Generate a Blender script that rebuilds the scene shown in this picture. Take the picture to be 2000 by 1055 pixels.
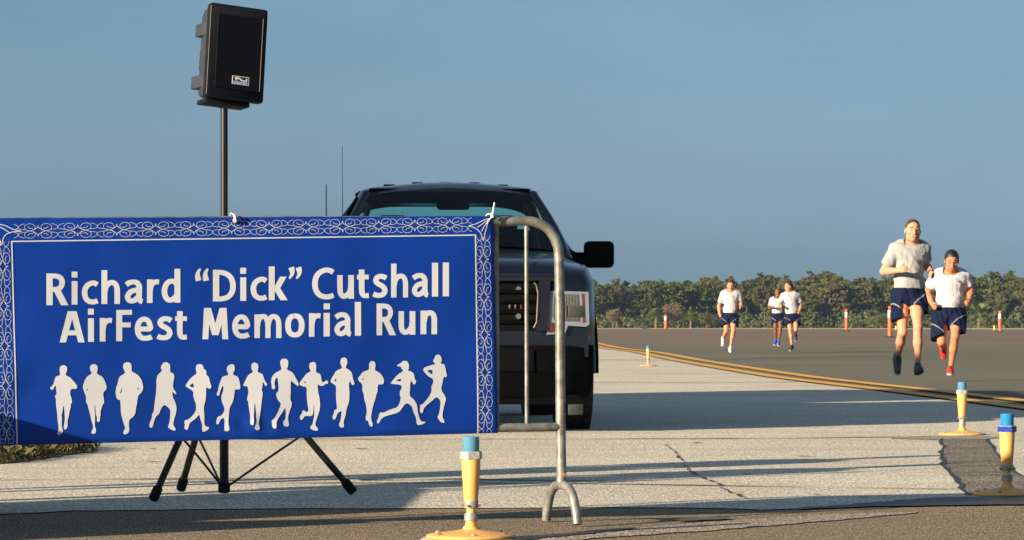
import bpy, bmesh, math, random
import numpy as np
from mathutils import Vector, Matrix, geometry
random.seed(7); rng = np.random.default_rng(11)
R = math.radians
S = bpy.context.scene
for o in list(bpy.data.objects): bpy.data.objects.remove(o)

# ------------------------------------------------------------------ camera
F_PX, HOR, CAMH = 6500.0, 632.0, 0.75          # lens in photo pixels, horizon row, camera height
cam_d = bpy.data.cameras.new('camera'); cam = bpy.data.objects.new('camera', cam_d)
S.collection.objects.link(cam); S.camera = cam
cam.location = (0, 0, CAMH); cam.rotation_euler = (R(90), 0, 0)
cam_d.sensor_width = 36; cam_d.lens = 36*F_PX/2000
cam_d.shift_y = (HOR-527.5)/2000
cam_d.clip_start = 0.3; cam_d.clip_end = 9000
cam_d.dof.use_dof = True; cam_d.dof.focus_distance = 14.0; cam_d.dof.aperture_fstop = 26
# ------------------------------------------------------------------ light
PHI, ELEV = 40.0, 15.0                          # shadows run PHI degrees from +X towards +Y
Ld = Vector((math.cos(R(ELEV))*math.cos(R(PHI)), math.cos(R(ELEV))*math.sin(R(PHI)), -math.sin(R(ELEV))))
sun_d = bpy.data.lights.new('sun', 'SUN'); sun = bpy.data.objects.new('sun', sun_d)
S.collection.objects.link(sun); sun.location = (-20, -20, 20)
sun_d.energy = 5.0; sun_d.angle = R(0.55); sun_d.color = (1.0, 0.80, 0.585)
sun.rotation_euler = Ld.to_track_quat('-Z', 'Y').to_euler()
W = bpy.data.worlds.new('World'); S.world = W; W.use_nodes = True
wn = W.node_tree; wn.nodes.clear()
sky = wn.nodes.new('ShaderNodeTexSky'); sky.sky_type = 'NISHITA'; sky.sun_disc = False
sky.sun_elevation = R(ELEV); sky.sun_rotation = R(230); sky.air_density = 1.0; sky.dust_density = 0.6; sky.ozone_density = 2.0
bg = wn.nodes.new('ShaderNodeBackground'); bg.inputs[1].default_value = 0.06
wo = wn.nodes.new('ShaderNodeOutputWorld')
geo = wn.nodes.new('ShaderNodeTexCoord'); sep = wn.nodes.new('ShaderNodeSeparateXYZ')
rmp = wn.nodes.new('ShaderNodeValToRGB'); mul = wn.nodes.new('ShaderNodeMix'); mul.data_type = 'RGBA'; mul.blend_type = 'MULTIPLY'
mul.inputs[0].default_value = 1.0
# the low air is hazier and bluer-grey than the clear-sky model has it
RS = [(.002, (.29, .50, .98)), (.017, (.275, .425, .83)), (.051, (.315, .42, .67)), (.094, (.375, .485, .64)), (.35, (.98, .92, .84)), (.8, (1.25, 1.08, .95))]
while len(rmp.color_ramp.elements) < len(RS): rmp.color_ramp.elements.new(.5)
for i, (p_, c_) in enumerate(RS): rmp.color_ramp.elements[i].position = p_; rmp.color_ramp.elements[i].color = (*c_, 1)
wn.links.new(geo.outputs['Generated'], sep.inputs[0]); wn.links.new(sep.outputs[2], rmp.inputs[0])
wn.links.new(sky.outputs[0], mul.inputs[6]); wn.links.new(rmp.outputs[0], mul.inputs[7])
cn = wn.nodes.new('ShaderNodeTexNoise'); cn.inputs['Scale'].default_value = 9.0; cn.inputs['Detail'].default_value = 5
cmap = wn.nodes.new('ShaderNodeMapping'); cmap.inputs['Scale'].default_value = (1, 1, 3)
cr = wn.nodes.new('ShaderNodeMapRange'); cr.inputs[1].default_value = .3; cr.inputs[2].default_value = .75; cr.inputs[3].default_value = .955; cr.inputs[4].default_value = 1.06
mul2 = wn.nodes.new('ShaderNodeMix'); mul2.data_type = 'RGBA'; mul2.blend_type = 'MULTIPLY'; mul2.inputs[0].default_value = 1.0
wn.links.new(geo.outputs['Generated'], cmap.inputs[0]); wn.links.new(cmap.outputs[0], cn.inputs['Vector']); wn.links.new(cn.outputs[0], cr.inputs[0])
wn.links.new(mul.outputs[2], mul2.inputs[6]); wn.links.new(cr.outputs[0], mul2.inputs[7])
wn.links.new(mul2.outputs[2], bg.inputs[0]); wn.links.new(bg.outputs[0], wo.inputs[0])
S.view_settings.view_transform = 'Standard'; S.view_settings.look = 'None'
S.view_settings.exposure = 1.3; S.view_settings.gamma = 1.0
S.cycles.max_bounces = 6; S.cycles.transparent_max_bounces = 12; S.cycles.caustics_reflective = False; S.cycles.caustics_refractive = False

# ------------------------------------------------------------------ helpers
def G(px, py, z=0.0):                            # photo pixel -> point on the ground plane
    y = (CAMH-z)*F_PX/(py-HOR); return Vector(((px-1000)*y/F_PX, y, z))
def P(px, py, y):                                # photo pixel at depth y
    return Vector(((px-1000)*y/F_PX, y, CAMH+(HOR-py)*y/F_PX))
def tag(o, label=None, cat=None, group=None, kind=None):
    for k, v in (('label', label), ('category', cat), ('group', group), ('kind', kind)):
        if v: o[k] = v
    return o
def empty(name, loc=(0, 0, 0), rot=(0, 0, 0)):
    o = bpy.data.objects.new(name, None); S.collection.objects.link(o)
    o.location = loc; o.rotation_euler = rot; o.empty_display_size = .1; return o
def mesh_obj(name, me, mats, parent=None, smooth=False, autosmooth=None):
    o = bpy.data.objects.new(name, me); S.collection.objects.link(o)
    for m in (mats if isinstance(mats, (list, tuple)) else [mats]): me.materials.append(m)
    if smooth: me.polygons.foreach_set('use_smooth', [True]*len(me.polygons))
    if autosmooth is not None:
        me.polygons.foreach_set('use_smooth', [True]*len(me.polygons)); me.set_sharp_from_angle(angle=R(autosmooth))
    if parent: o.parent = parent
    return o
class MB:
    def __init__(s): s.v = []; s.f = []; s.m = []
    def add(s, vs, fs, mi=0):
        b = len(s.v); s.v += [tuple(v) for v in vs]; s.f += [tuple(b+i for i in f) for f in fs]; s.m += [mi]*len(fs); return s
    def box(s, c, d, rot=None, bev=0.0, mi=0):
        bm = bmesh.new(); bmesh.ops.create_cube(bm, size=1)
        for v in bm.verts: v.co = Vector((v.co.x*d[0], v.co.y*d[1], v.co.z*d[2]))
        if bev: bmesh.ops.bevel(bm, geom=bm.edges[:], offset=bev, segments=2, affect='EDGES', profile=.5)
        M = Matrix.Translation(c) @ (rot.to_4x4() if rot is not None else Matrix())
        bm.verts.index_update()
        s.add([M@v.co for v in bm.verts], [[v.index for v in f.verts] for f in bm.faces], mi); bm.free(); return s
    def tube(s, pts, r, n=12, cap=True, mi=0, closed=False):
        pts = [Vector(p) for p in pts]; N = len(pts); rs = r if isinstance(r, (list, tuple)) else [r]*N
        vs = []; fs = []; up = None
        for i, p in enumerate(pts):
            a = pts[i-1] if (i > 0 or closed) else pts[i]; b = pts[(i+1) % N] if (i < N-1 or closed) else pts[i]
            t = (b-a).normalized()
            if up is None: up = t.orthogonal().normalized()
            up = (up-t*up.dot(t)); up = up.normalized() if up.length > 1e-6 else t.orthogonal().normalized()
            w = t.cross(up)
            for k in range(n):
                an = 2*math.pi*k/n; vs.append(p+(up*math.cos(an)+w*math.sin(an))*rs[i])
        for i in range(N if closed else N-1):
            j = (i+1) % N
            for k in range(n): fs.append((i*n+k, i*n+(k+1) % n, j*n+(k+1) % n, j*n+k))
        if cap and not closed: fs.append(tuple(range(n))[::-1]); fs.append(tuple(range((N-1)*n, N*n)))
        return s.add(vs, fs, mi)
    def lathe(s, prof, n=32, c=(0, 0, 0), mi=0, cap=True):
        vs = []; fs = []
        for r, z in prof:
            for k in range(n): vs.append((c[0]+r*math.cos(2*math.pi*k/n), c[1]+r*math.sin(2*math.pi*k/n), c[2]+z))
        for i in range(len(prof)-1):
            for k in range(n): fs.append((i*n+k, i*n+(k+1) % n, (i+1)*n+(k+1) % n, (i+1)*n+k))
        if cap: fs.append(tuple(range(n))[::-1]); fs.append(tuple(range((len(prof)-1)*n, len(prof)*n)))
        return s.add(vs, fs, mi)
    def prism(s, poly, y0, y1, M=None, mi=0):    # poly in (x,z), extruded along y
        n = len(poly); M = M or Matrix()
        vs = [M@Vector((x, y0, z)) for x, z in poly]+[M@Vector((x, y1, z)) for x, z in poly]
        fs = [tuple(range(n)), tuple(range(n, 2*n))[::-1]]+[(i, i+n, (i+1) % n+n, (i+1) % n) for i in range(n)]
        return s.add(vs, fs, mi)
    def build(s, name, mats, parent=None, smooth=None, fix=True):
        me = bpy.data.meshes.new(name); me.from_pydata(s.v, [], s.f)
        me.polygons.foreach_set('material_index', s.m)
        if fix:
            bm = bmesh.new(); bm.from_mesh(me); bmesh.ops.recalc_face_normals(bm, faces=bm.faces); bm.to_mesh(me); bm.free()
        return mesh_obj(name, me, mats, parent, autosmooth=smooth)
def tri_poly(outer, holes=()):
    loops = [[Vector((x, y, 0)) for x, y in outer]]+[[Vector((x, y, 0)) for x, y in h] for h in holes]
    tris = geometry.tessellate_polygon(loops); flat = [p for l in loops for p in l]
    return [(p.x, p.y) for p in flat], tris
def smooth_loop(pts, it=1):                      # corner cutting, keeps the outline round
    for _ in range(it):
        q = []
        for i in range(len(pts)):
            a = pts[i]; b = pts[(i+1) % len(pts)]
            q += [(a[0]*.75+b[0]*.25, a[1]*.75+b[1]*.25), (a[0]*.25+b[0]*.75, a[1]*.25+b[1]*.75)]
        pts = q
    return pts

# ------------------------------------------------------------------ materials
class NT:
    def __init__(s, name):
        s.mat = bpy.data.materials.new(name); s.mat.use_nodes = True; s.t = s.mat.node_tree
        s.b = s.t.nodes['Principled BSDF']; s.out = s.t.nodes['Material Output']
        s.tc = s.t.nodes.new('ShaderNodeTexCoord')
    def n(s, typ, **k):
        nd = s.t.nodes.new(typ)
        for a, v in k.items(): setattr(nd, a, v)
        return nd
    def l(s, a, b): s.t.links.new(a, b)
    def mapped(s, scale=(1, 1, 1), rot=(0, 0, 0), src='Object'):
        m = s.n('ShaderNodeMapping'); m.inputs['Scale'].default_value = scale; m.inputs['Rotation'].default_value = rot
        s.l(s.tc.outputs[src], m.inputs[0]); return m.outputs[0]
    def noise(s, scale, detail=4, rough=.55, vec=None, dist=0):
        m = s.n('ShaderNodeTexNoise'); m.inputs['Scale'].default_value = scale; m.inputs['Detail'].default_value = detail
        m.inputs['Roughness'].default_value = rough; m.inputs['Distortion'].default_value = dist
        s.l(vec if vec is not None else s.tc.outputs['Object'], m.inputs['Vector']); return m.outputs[0]
    def ramp(s, fac, stops):
        r = s.n('ShaderNodeValToRGB'); e = r.color_ramp.elements
        while len(e) < len(stops): e.new(.5)
        for i, (p, c) in enumerate(stops):
            e[i].position = p; e[i].color = (*c, 1) if isinstance(c, (tuple, list)) else (c, c, c, 1)
        s.l(fac, r.inputs[0]); return r.outputs[0]
    def mix(s, fac, a, b, mode='MIX'):
        m = s.n('ShaderNodeMix', data_type='RGBA', blend_type=mode)
        for i, v in ((0, fac), (6, a), (7, b)):
            if isinstance(v, (int, float)): m.inputs[i].default_value = v if i == 0 else (v, v, v, 1)
            elif isinstance(v, (tuple, list)): m.inputs[i].default_value = (*v, 1)
            else: s.l(v, m.inputs[i])
        return m.outputs[2]
    def bump(s, h, strength=.3, dist=.01):
        b = s.n('ShaderNodeBump'); b.inputs['Strength'].default_value = strength; b.inputs['Distance'].default_value = dist
        s.l(h, b.inputs['Height']); s.l(b.outputs[0], s.b.inputs['Normal'])
    def set(s, **k):
        for a, v in k.items():
            i = s.b.inputs[a.replace('_', ' ')]
            if hasattr(v, 'links') or isinstance(v, bpy.types.NodeSocket): s.l(v, i)
            elif isinstance(v, (tuple, list)) and len(v) == 3: i.default_value = (*v, 1)
            else: i.default_value = v
        return s.mat
def simple(name, col, rough=.5, metal=0.0, var=.12, vs=12, bump=0.0, bs=60, bd=.002, coat=0, **k):
    m = NT(name); f = m.noise(vs, 5)
    c = m.mix(1.0, col, m.ramp(f, [(.3, 1-var), (.7, 1+var)]), 'MULTIPLY')
    if bump: m.bump(m.noise(bs, 4), bump, bd)
    m.set(Base_Color=c, Roughness=rough, Metallic=metal, **k)
    if coat: m.b.inputs['Coat Weight'].default_value = coat; m.b.inputs['Coat Roughness'].default_value = .04
    return m.mat
# ------------------------------------------------------------------ ground, apron, taxiway
def ground_mat(name, base, dark, light, grain=90, grainamt=.5, streak=.35, patch=.25, rough=.92, bump=.6, bd=.006, patchscale=.35, speck=.5):
    m = NT(name)
    g1 = m.noise(grain, 3, .7); g2 = m.noise(grain*2.7, 2, .6)
    st = m.noise(1.0, 6, .65, m.mapped((.35, 2.6, 1), (0, 0, R(-4))), .4)
    pa = m.noise(patchscale, 6, .6)
    c = m.mix(m.ramp(g1, [(.5-.22, 0), (.5+.22, 1)]), dark, light)
    c = m.mix(1-grainamt, c, base)
    c = m.mix(streak, c, m.mix(1.0, c, m.ramp(st, [(.30, .45), (.60, 1.12)]), 'MULTIPLY'))
    c = m.mix(patch, c, m.mix(1.0, c, m.ramp(pa, [(.32, .55), (.68, 1.25)]), 'MULTIPLY'))
    sg = m.noise(grain*2.4, 2, .6, m.mapped((1, .13, 1)))
    c = m.mix(speck, c, m.mix(1.0, c, m.ramp(sg, [(.34, .25), (.50, .95), (.66, 2.1)]), 'MULTIPLY'))
    h = m.mix(.45, g1, g2)
    m.bump(h, bump, bd)
    m.set(Base_Color=c, Roughness=rough); m.b.inputs['Specular IOR Level'].default_value = .25
    return m
m_apron = ground_mat('weathered_concrete', (.62, .585, .465), (.30, .275, .205), (.82, .785, .655), 42, .85, .22, .35, bump=.9, bd=.012, speck=.38).mat
m_taxi = NT('taxiway_asphalt')
_g = m_taxi.noise(30, 3, .7); _sx = m_taxi.n('ShaderNodeSeparateXYZ'); m_taxi.l(m_taxi.tc.outputs['Object'], _sx.inputs[0])
_w = m_taxi.noise(.02, 3); _ad = m_taxi.n('ShaderNodeMath', operation='MULTIPLY_ADD'); m_taxi.l(_w, _ad.inputs[0]); _ad.inputs[1].default_value = 30; m_taxi.l(_sx.outputs[1], _ad.inputs[2])
_mr = m_taxi.n('ShaderNodeMapRange'); m_taxi.l(_ad.outputs[0], _mr.inputs[0]); _mr.inputs[1].default_value = 105; _mr.inputs[2].default_value = 165
_c = m_taxi.mix(_mr.outputs[0], (.140, .137, .098), (.170, .134, .094))
_c = m_taxi.mix(.5, _c, m_taxi.mix(1.0, _c, m_taxi.ramp(_g, [(.3, .55), (.7, 1.4)]), 'MULTIPLY'))
_c = m_taxi.mix(1.0, _c, m_taxi.ramp(m_taxi.noise(.06, 5, .6, m_taxi.mapped((.5, 1, 1))), [(.3, .82), (.7, 1.15)]), 'MULTIPLY')
m_taxi.bump(_g, .4, .006); m_taxi.set(Base_Color=_c, Roughness=.9); m_taxi.b.inputs['Specular IOR Level'].default_value = .2; m_taxi = m_taxi.mat
m_near = ground_mat('coarse_brown_asphalt', (.145, .118, .072), (.05, .042, .030), (.42, .34, .22), 75, .85, .2, .3, bump=1.0, bd=.012, speck=.85).mat
m_patch = ground_mat('dark_gravel_patch', (.095, .088, .072), (.03, .028, .024), (.36, .33, .27), 65, .9, .7, .3, bump=1.0, bd=.012, speck=.9).mat
m_strip = ground_mat('pale_aggregate', (.30, .265, .21), (.10, .085, .07), (.55, .48, .38), 60, .8, .3, .3, bump=.9, bd=.01, speck=.8).mat
m_tar = simple('tar_sealant', (.022, .021, .02), .55, var=.4, vs=9, bump=.5, bs=25, bd=.01)
m_joint = simple('dirty_joint_filler', (.07, .062, .05), .9, var=.5, vs=7)
m_yellow = simple('worn_yellow_marking_paint', (.68, .36, .055), .75, var=.22, vs=3, bump=.3, bs=60)
m_soil = simple('dry_grass_soil', (.23, .20, .085), .95, var=.35, vs=.08)
m_verge = simple('mown_dry_verge', (.50, .42, .17), .95, var=.25, vs=.05)
m_conc = simple('pale_concrete_disc', (.36, .34, .29), .9, var=.25, vs=20, bump=.5, bs=90)

def sheet(name, poly, z, mat, kind='structure', res=None):
    v, t = tri_poly(poly)
    mb = MB(); mb.add([(x, y, z) for x, y in v], [tuple(i) for i in t])
    o = mb.build(name, mat, fix=False)
    me = o.data
    bm = bmesh.new(); bm.from_mesh(me)
    for f in bm.faces:
        f.normal_update()
        if f.normal.z < 0: f.normal_flip()
    bm.to_mesh(me); bm.free()
    tag(o, kind=kind); return o
def jag(pts, amp, seg, seed=0, ay=None):         # world polyline made irregular
    r = random.Random(seed); out = []
    for a, b in zip(pts[:-1], pts[1:]):
        a = Vector(a[:2]); b = Vector(b[:2]); n = max(1, int((b-a).length/seg))
        for i in range(n):
            p = a.lerp(b, i/n)
            if i or len(out): p = p+Vector((r.uniform(-amp, amp), r.uniform(-amp, amp) if ay is None else r.uniform(-ay, ay)))
            out.append((p.x, p.y))
    out.append((pts[-1][0], pts[-1][1])); return out
gp = lambda px, py: tuple(G(px, py)[:2])

sheet('ground', [(-2500, -60), (2500, -60), (2500, 6000), (-2500, 6000)], -.03, m_soil)
# asphalt taxiway: everything out to the far edge
sheet('taxiway', [(-300, 5), (300, 5), (300, 440), (60, 452), (22, 470), (-300, 485)], -.012, m_taxi)
sheet('verge', [(22, 470.5), (60, 452.5), (300, 440.5), (300, 545), (-300, 545), (-300, 486)], -.016, m_verge)
# yellow edge of the taxiway, upper stripe centreline read in plan
LINE = [gp(*p) for p in ((1154, 667), (1208, 679), (1280, 687.5), (1370, 703.5), (1550, 731), (1685, 747.5), (1820, 762), (2000, 783))]
LINE = [(3.6, 420), (3.45, 230)]+LINE+[(5.3, 24), (5.55, 16), (5.6, 6)]
def resample(pts, n=8):                          # Catmull-Rom
    out = []
    for i in range(len(pts)-1):
        p0 = Vector(pts[max(i-1, 0)]); p1 = Vector(pts[i]); p2 = Vector(pts[i+1]); p3 = Vector(pts[min(i+2, len(pts)-1)])
        for k in range(n):
            t = k/n; out.append(.5*((2*p1)+(p2-p0)*t+(2*p0-5*p1+4*p2-p3)*t*t+(3*p1-p0-3*p2+p3)*t**3))
    out.append(Vector(pts[-1])); return out
LL = resample(LINE, 6)
def offset(pts, d):
    out = []
    for i, p in enumerate(pts):
        t = (pts[min(i+1, len(pts)-1)]-pts[max(i-1, 0)]).normalized(); out.append(Vector((p.x+t.y*d, p.y-t.x*d)))
    return out
def stripe(name, c, w, z, mat):
    a = offset(c, -w/2); b = offset(c, w/2); n = len(a)
    mb = MB(); mb.add([(p.x, p.y, z) for p in a+b], [(i, i+n, i+n+1, i+1) for i in range(n-1)])
    return tag(mb.build(name, mat), kind='structure')
edge_apron = offset(LL, .72)                     # LL runs towards the camera, so +d is to the left in plan (towards -X)
sgn = 1 if edge_apron[5].x < LL[5].x else -1
stripe('taxiway_edge_marking', LL, .23, 0.004, m_yellow)
stripe('taxiway_edge_marking', offset(LL, sgn*.50), .23, 0.004, m_yellow)
# near border of the pale apron against the coarse foreground asphalt
near = [gp(*p) for p in ((-900, 1012), (-300, 1008), (0, 1003), (130, 996), (600, 992), (1130, 990), (1330, 991), (1480, 994), (1640, 990), (1780, 984), (2000, 979), (2400, 970), (3300, 960))]
near = jag(near, .05, .16, 3, .028)
ap = [tuple(p) for p in offset(LL, sgn*.70)]     # from far to near
apron_poly = [(-14, 420)]+ap[:-6]+[(7.5, 14.6)]+near[::-1]+[(-60, 13.0), (-60, 420)]
sheet('apron', apron_poly, -.002, m_apron)
fore = [(x, y+.5) for x, y in near]+[(60, 14.5), (60, 3), (-60, 3), (-60, 12.9)]
sheet('foreground_asphalt', fore, -.006, m_near)
st_top = jag([gp(*p) for p in ((940, 1060), (1100, 1041), (1280, 1027), (1460, 1013), (1640, 1003), (1790, 998))], .02, .08, 5, .012)
st_bot = jag([gp(*p) for p in ((1790, 1000), (1690, 1010), (1550, 1021), (1370, 1036), (1200, 1047), (1040, 1060))], .02, .08, 6, .012)
sheet('pale_strip', st_top+st_bot, -.0022, m_strip)
# gravel filled trench
tz = lambda x, y: gp(1820+x/3.906, 730+y/3.906)
lp = jag([tz(*p) for p in ((80, 498), (80, 600), (95, 690), (160, 780), (240, 880), (275, 925))], .012, .3, 8, .05)
rp = jag([tz(*p) for p in ((1100, 930), (880, 860), (703, 800), (620, 740), (530, 650), (480, 590), (425, 498))], .012, .3, 9, .05)
sheet('gravel_trench', lp+rp, .002, m_patch)
def edge_line(name, pts, w0, z, mat, seed):
    r = random.Random(seed); L = []; Rr = []
    for x, y in pts: w = w0*r.uniform(.3, 1.6); L.append((x-w, y)); Rr.append((x+w, y))
    return sheet(name, L+Rr[::-1], z, mat)
edge_line('trench_edge', lp, .012, .0035, m_tar, 3); edge_line('trench_edge', rp, .007, .0035, m_tar, 4)
def line_sheet(name, pts, w, z, mat, seed=0, amp=.3):
    r = random.Random(seed); pts = [Vector(p) for p in pts]; q = []
    for a, b in zip(pts[:-1], pts[1:]):
        n = max(2, int((b-a).length/.25))
        q += [a.lerp(b, i/n) for i in range(n)]
    q.append(pts[-1]); L = []; Rr = []
    for p in q:
        ww = w*(1+r.uniform(-amp, amp)); o = r.uniform(-amp, amp)*w*.6
        L.append((p.x, p.y+o-ww/2)); Rr.append((p.x, p.y+o+ww/2))
    return sheet(name, L+Rr[::-1], z, mat)
line_sheet('apron_joint', [gp(-200, 862), gp(560, 858), gp(1100, 857.5), gp(1500, 856.5), gp(1820, 853)], .055, .002, m_joint, 1, .6)
line_sheet('apron_joint', [gp(400, 944), gp(900, 943), gp(1120, 945), gp(1500, 950), gp(1870, 956)], .035, .002, m_joint, 2, .9)
line_sheet('apron_joint', [gp(700, 938), gp(900, 936), gp(1180, 940)], .05, .002, m_tar, 2, .9)
line_sheet('apron_joint', [gp(-100, 938), gp(300, 936), gp(800, 934)], .035, .002, m_joint, 4, .9)
line_sheet('apron_joint', [gp(1160, 747), gp(1400, 748), gp(1625, 745)], .10, .002, m_joint, 5, .5)
line_sheet('apron_joint', [gp(1160, 703), gp(1330, 704)], .3, .002, m_joint, 6, .4)
line_sheet('taxiway_joint', [gp(1350, 706), gp(1500, 698), gp(2100, 690)], .35, -.008, m_joint, 7, .3)
line_sheet('taxiway_joint', [gp(1430, 716), gp(1620, 712), gp(2100, 706)], .13, -.008, m_joint, 17, .3)
line_sheet('taxiway_joint', [gp(1500, 652), gp(1700, 657), gp(2100, 662)], 1.2, -.008, m_joint, 8, .3)
tar_l = jag([gp(*p) for p in ((1000, 1052), (1100, 1042), (1240, 1030))], .02, .06, 12, .01)
tar_h = jag([gp(*p) for p in ((1240, 1033), (1100, 1047), (1000, 1057))], .02, .06, 13, .01)
sheet('tar_seam', tar_l+tar_h, .001, m_tar)
tb = jag([gp(*p) for p in ((1560, 993), (1700, 982), (1790, 974), (1900, 970), (2060, 968), (2300, 966))], .04, .08, 14, .02)
tb2 = jag([gp(*p) for p in ((2300, 986), (2060, 985), (1900, 986), (1790, 988), (1700, 989), (1560, 995))], .04, .08, 15, .02)
sheet('ground_patch', tb+tb2, .001, m_tar)
sheet('ground_patch', jag([gp(*p) for p in ((1313, 1012), (1360, 1010), (1440, 1011), (1400, 1015), (1330, 1018), (1313, 1012))], .02, .05, 16, .01)[:-1], .001, m_joint)  # dark irregular blotch on the foreground asphalt
sheet('ground_patch', jag([gp(*p) for p in ((1740, 854.5), (1820, 852), (1900, 851), (1965, 854), (1920, 859), (1820, 859), (1740, 857))], .03, .1, 26, .03), .0012, m_strip)
# wandering crack with crumbled edges
ck = [(1300, 868), (1315, 880), (1322, 890), (1335, 902), (1340, 914), (1352, 921), (1368, 932), (1392, 941), (1405, 946), (1412, 955), (1440, 966), (1462, 975)]
L = []; Rr = []; rr = random.Random(5)
for i in range(len(ck)-1):
    for k in range(5):
        t = k/5; x = ck[i][0]*(1-t)+ck[i+1][0]*t+rr.uniform(-3, 3); y = ck[i][1]*(1-t)+ck[i+1][1]*t+rr.uniform(-1, 1)
        w = rr.choice((.001, .002, .003, .007, .012)); p = G(x, y); L.append((p.x-w, p.y-w*2.2)); Rr.append((p.x+w, p.y+w*2.2))
sheet('apron_crack', L+Rr[::-1], .0015, m_tar)
for i in range(16):                              # short scabs and stains in the concrete
    x = rr.uniform(-100, 1900); y = rr.uniform(862, 972); w = rr.uniform(5, 22); h = rr.uniform(.25, .7)
    if 1820 < x: continue
    pts = [gp(x+w*math.cos(a)*rr.uniform(.5, 1.1), y+h*math.sin(a)*rr.uniform(.4, 1.2)) for a in [k*math.pi/6 for k in range(12)]]
    sheet('apron_scab', pts, .0017+i*2e-5, m_joint if i % 3 else m_tar)
# ------------------------------------------------------------------ crowd barrier with its banner
BM_ = .6/1.7677
def BP(px, py, off=0.0):                          # photo pixel -> point on the banner's own plane
    k = (px-1000)/F_PX; Y = (11.8+1.815*BM_)/(1-BM_*k); p = Vector((k*Y, Y, CAMH+(HOR-py)*Y/F_PX))
    return p+Vector((.3214, -.947, 0))*off
def wave(px, py):                                 # gentle slack of the vinyl, metres towards the viewer
    v = (py-424)/435; u = px/975
    w = .0022*math.sin(u*9+v*2.2)+.0014*math.sin(u*23-v*5+1)+.0008*math.sin(u*47+v*9)
    w += .0035*math.exp(-((u-.16-v*.55)/.05)**2)*max(0, .55-v)          # diagonal drag from the corner tie
    w -= .004*math.exp(-((u+.02-.5*(1-v))/.07)**2)*max(0, v-.55)
    w += .0015*math.exp(-((u-.47)/.02)**2)*max(0, 1-abs(v-.1)*5)
    w += .0035*math.sin((u-.48)*130-v*9)*math.exp(-((u-.52)/.055)**2)*math.exp(-((v-.93)/.04)**2)
    w += .0018*math.sin((u-.05)*60+v*14)*math.exp(-((u-.04)/.08)**2)*math.exp(-((v-.80)/.15)**2)
    w += .0012*math.sin(v*40+u*3)*math.exp(-((u-.985)/.01)**2)
    return w
m_blue = NT('blue_printed_vinyl')
_n = m_blue.noise(3.0, 3); _c = m_blue.mix(1.0, (.0006, .033, .26), m_blue.ramp(_n, [(.3, .88), (.7, 1.12)]), 'MULTIPLY')
_wv = m_blue.n('ShaderNodeTexWave'); _wv.inputs['Scale'].default_value = 260; _wv.bands_direction = 'Z'; m_blue.l(m_blue.tc.outputs['Object'], _wv.inputs[0])
_wh = m_blue.n('ShaderNodeTexWave'); _wh.inputs['Scale'].default_value = 260; _wh.bands_direction = 'X'; m_blue.l(m_blue.tc.outputs['Object'], _wh.inputs[0])
m_blue.bump(m_blue.mix(.5, _wv.outputs[0], _wh.outputs[0]), .15, .0006)
m_blue.set(Base_Color=_c, Roughness=.5); m_blue.b.inputs['Specular IOR Level'].default_value = .22; m_blue = m_blue.mat
m_print = simple('off_white_print', (.49, .53, .575), .5, var=.05, vs=4)
m_galv = NT('galvanised_steel')
_v = m_galv.n('ShaderNodeTexVoronoi'); _v.inputs['Scale'].default_value = 55; m_galv.l(m_galv.mapped((1, 1, .7)), _v.inputs[0])
_n = m_galv.noise(16, 6, .65); _n2 = m_galv.noise(3.5, 5, .7)
_c = m_galv.mix(m_galv.ramp(_n, [(.38, 0), (.62, 1)]), (.13, .135, .12), (.30, .305, .275))
_c = m_galv.mix(.4, _c, m_galv.mix(1.0, _c, m_galv.ramp(_v.outputs[1], [(0, .6), (1, 1.3)]), 'MULTIPLY'))
_c = m_galv.mix(m_galv.ramp(_n2, [(.60, 0), (.72, .55)]), _c, (.22, .18, .12))
m_galv.bump(_n, .3, .003); m_galv.set(Base_Color=_c, Roughness=.48, Metallic=.45); m_galv = m_galv.mat
m_rust = simple('rusted_bolt_steel', (.22, .07, .025), .85, var=.4, vs=60)
m_ziptie = simple('white_nylon', (.72, .68, .58), .45, var=.05)
m_clip = simple('zinc_clip', (.06, .07, .065), .7, .3, var=.3, vs=50, bump=.5, bs=120)

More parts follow.
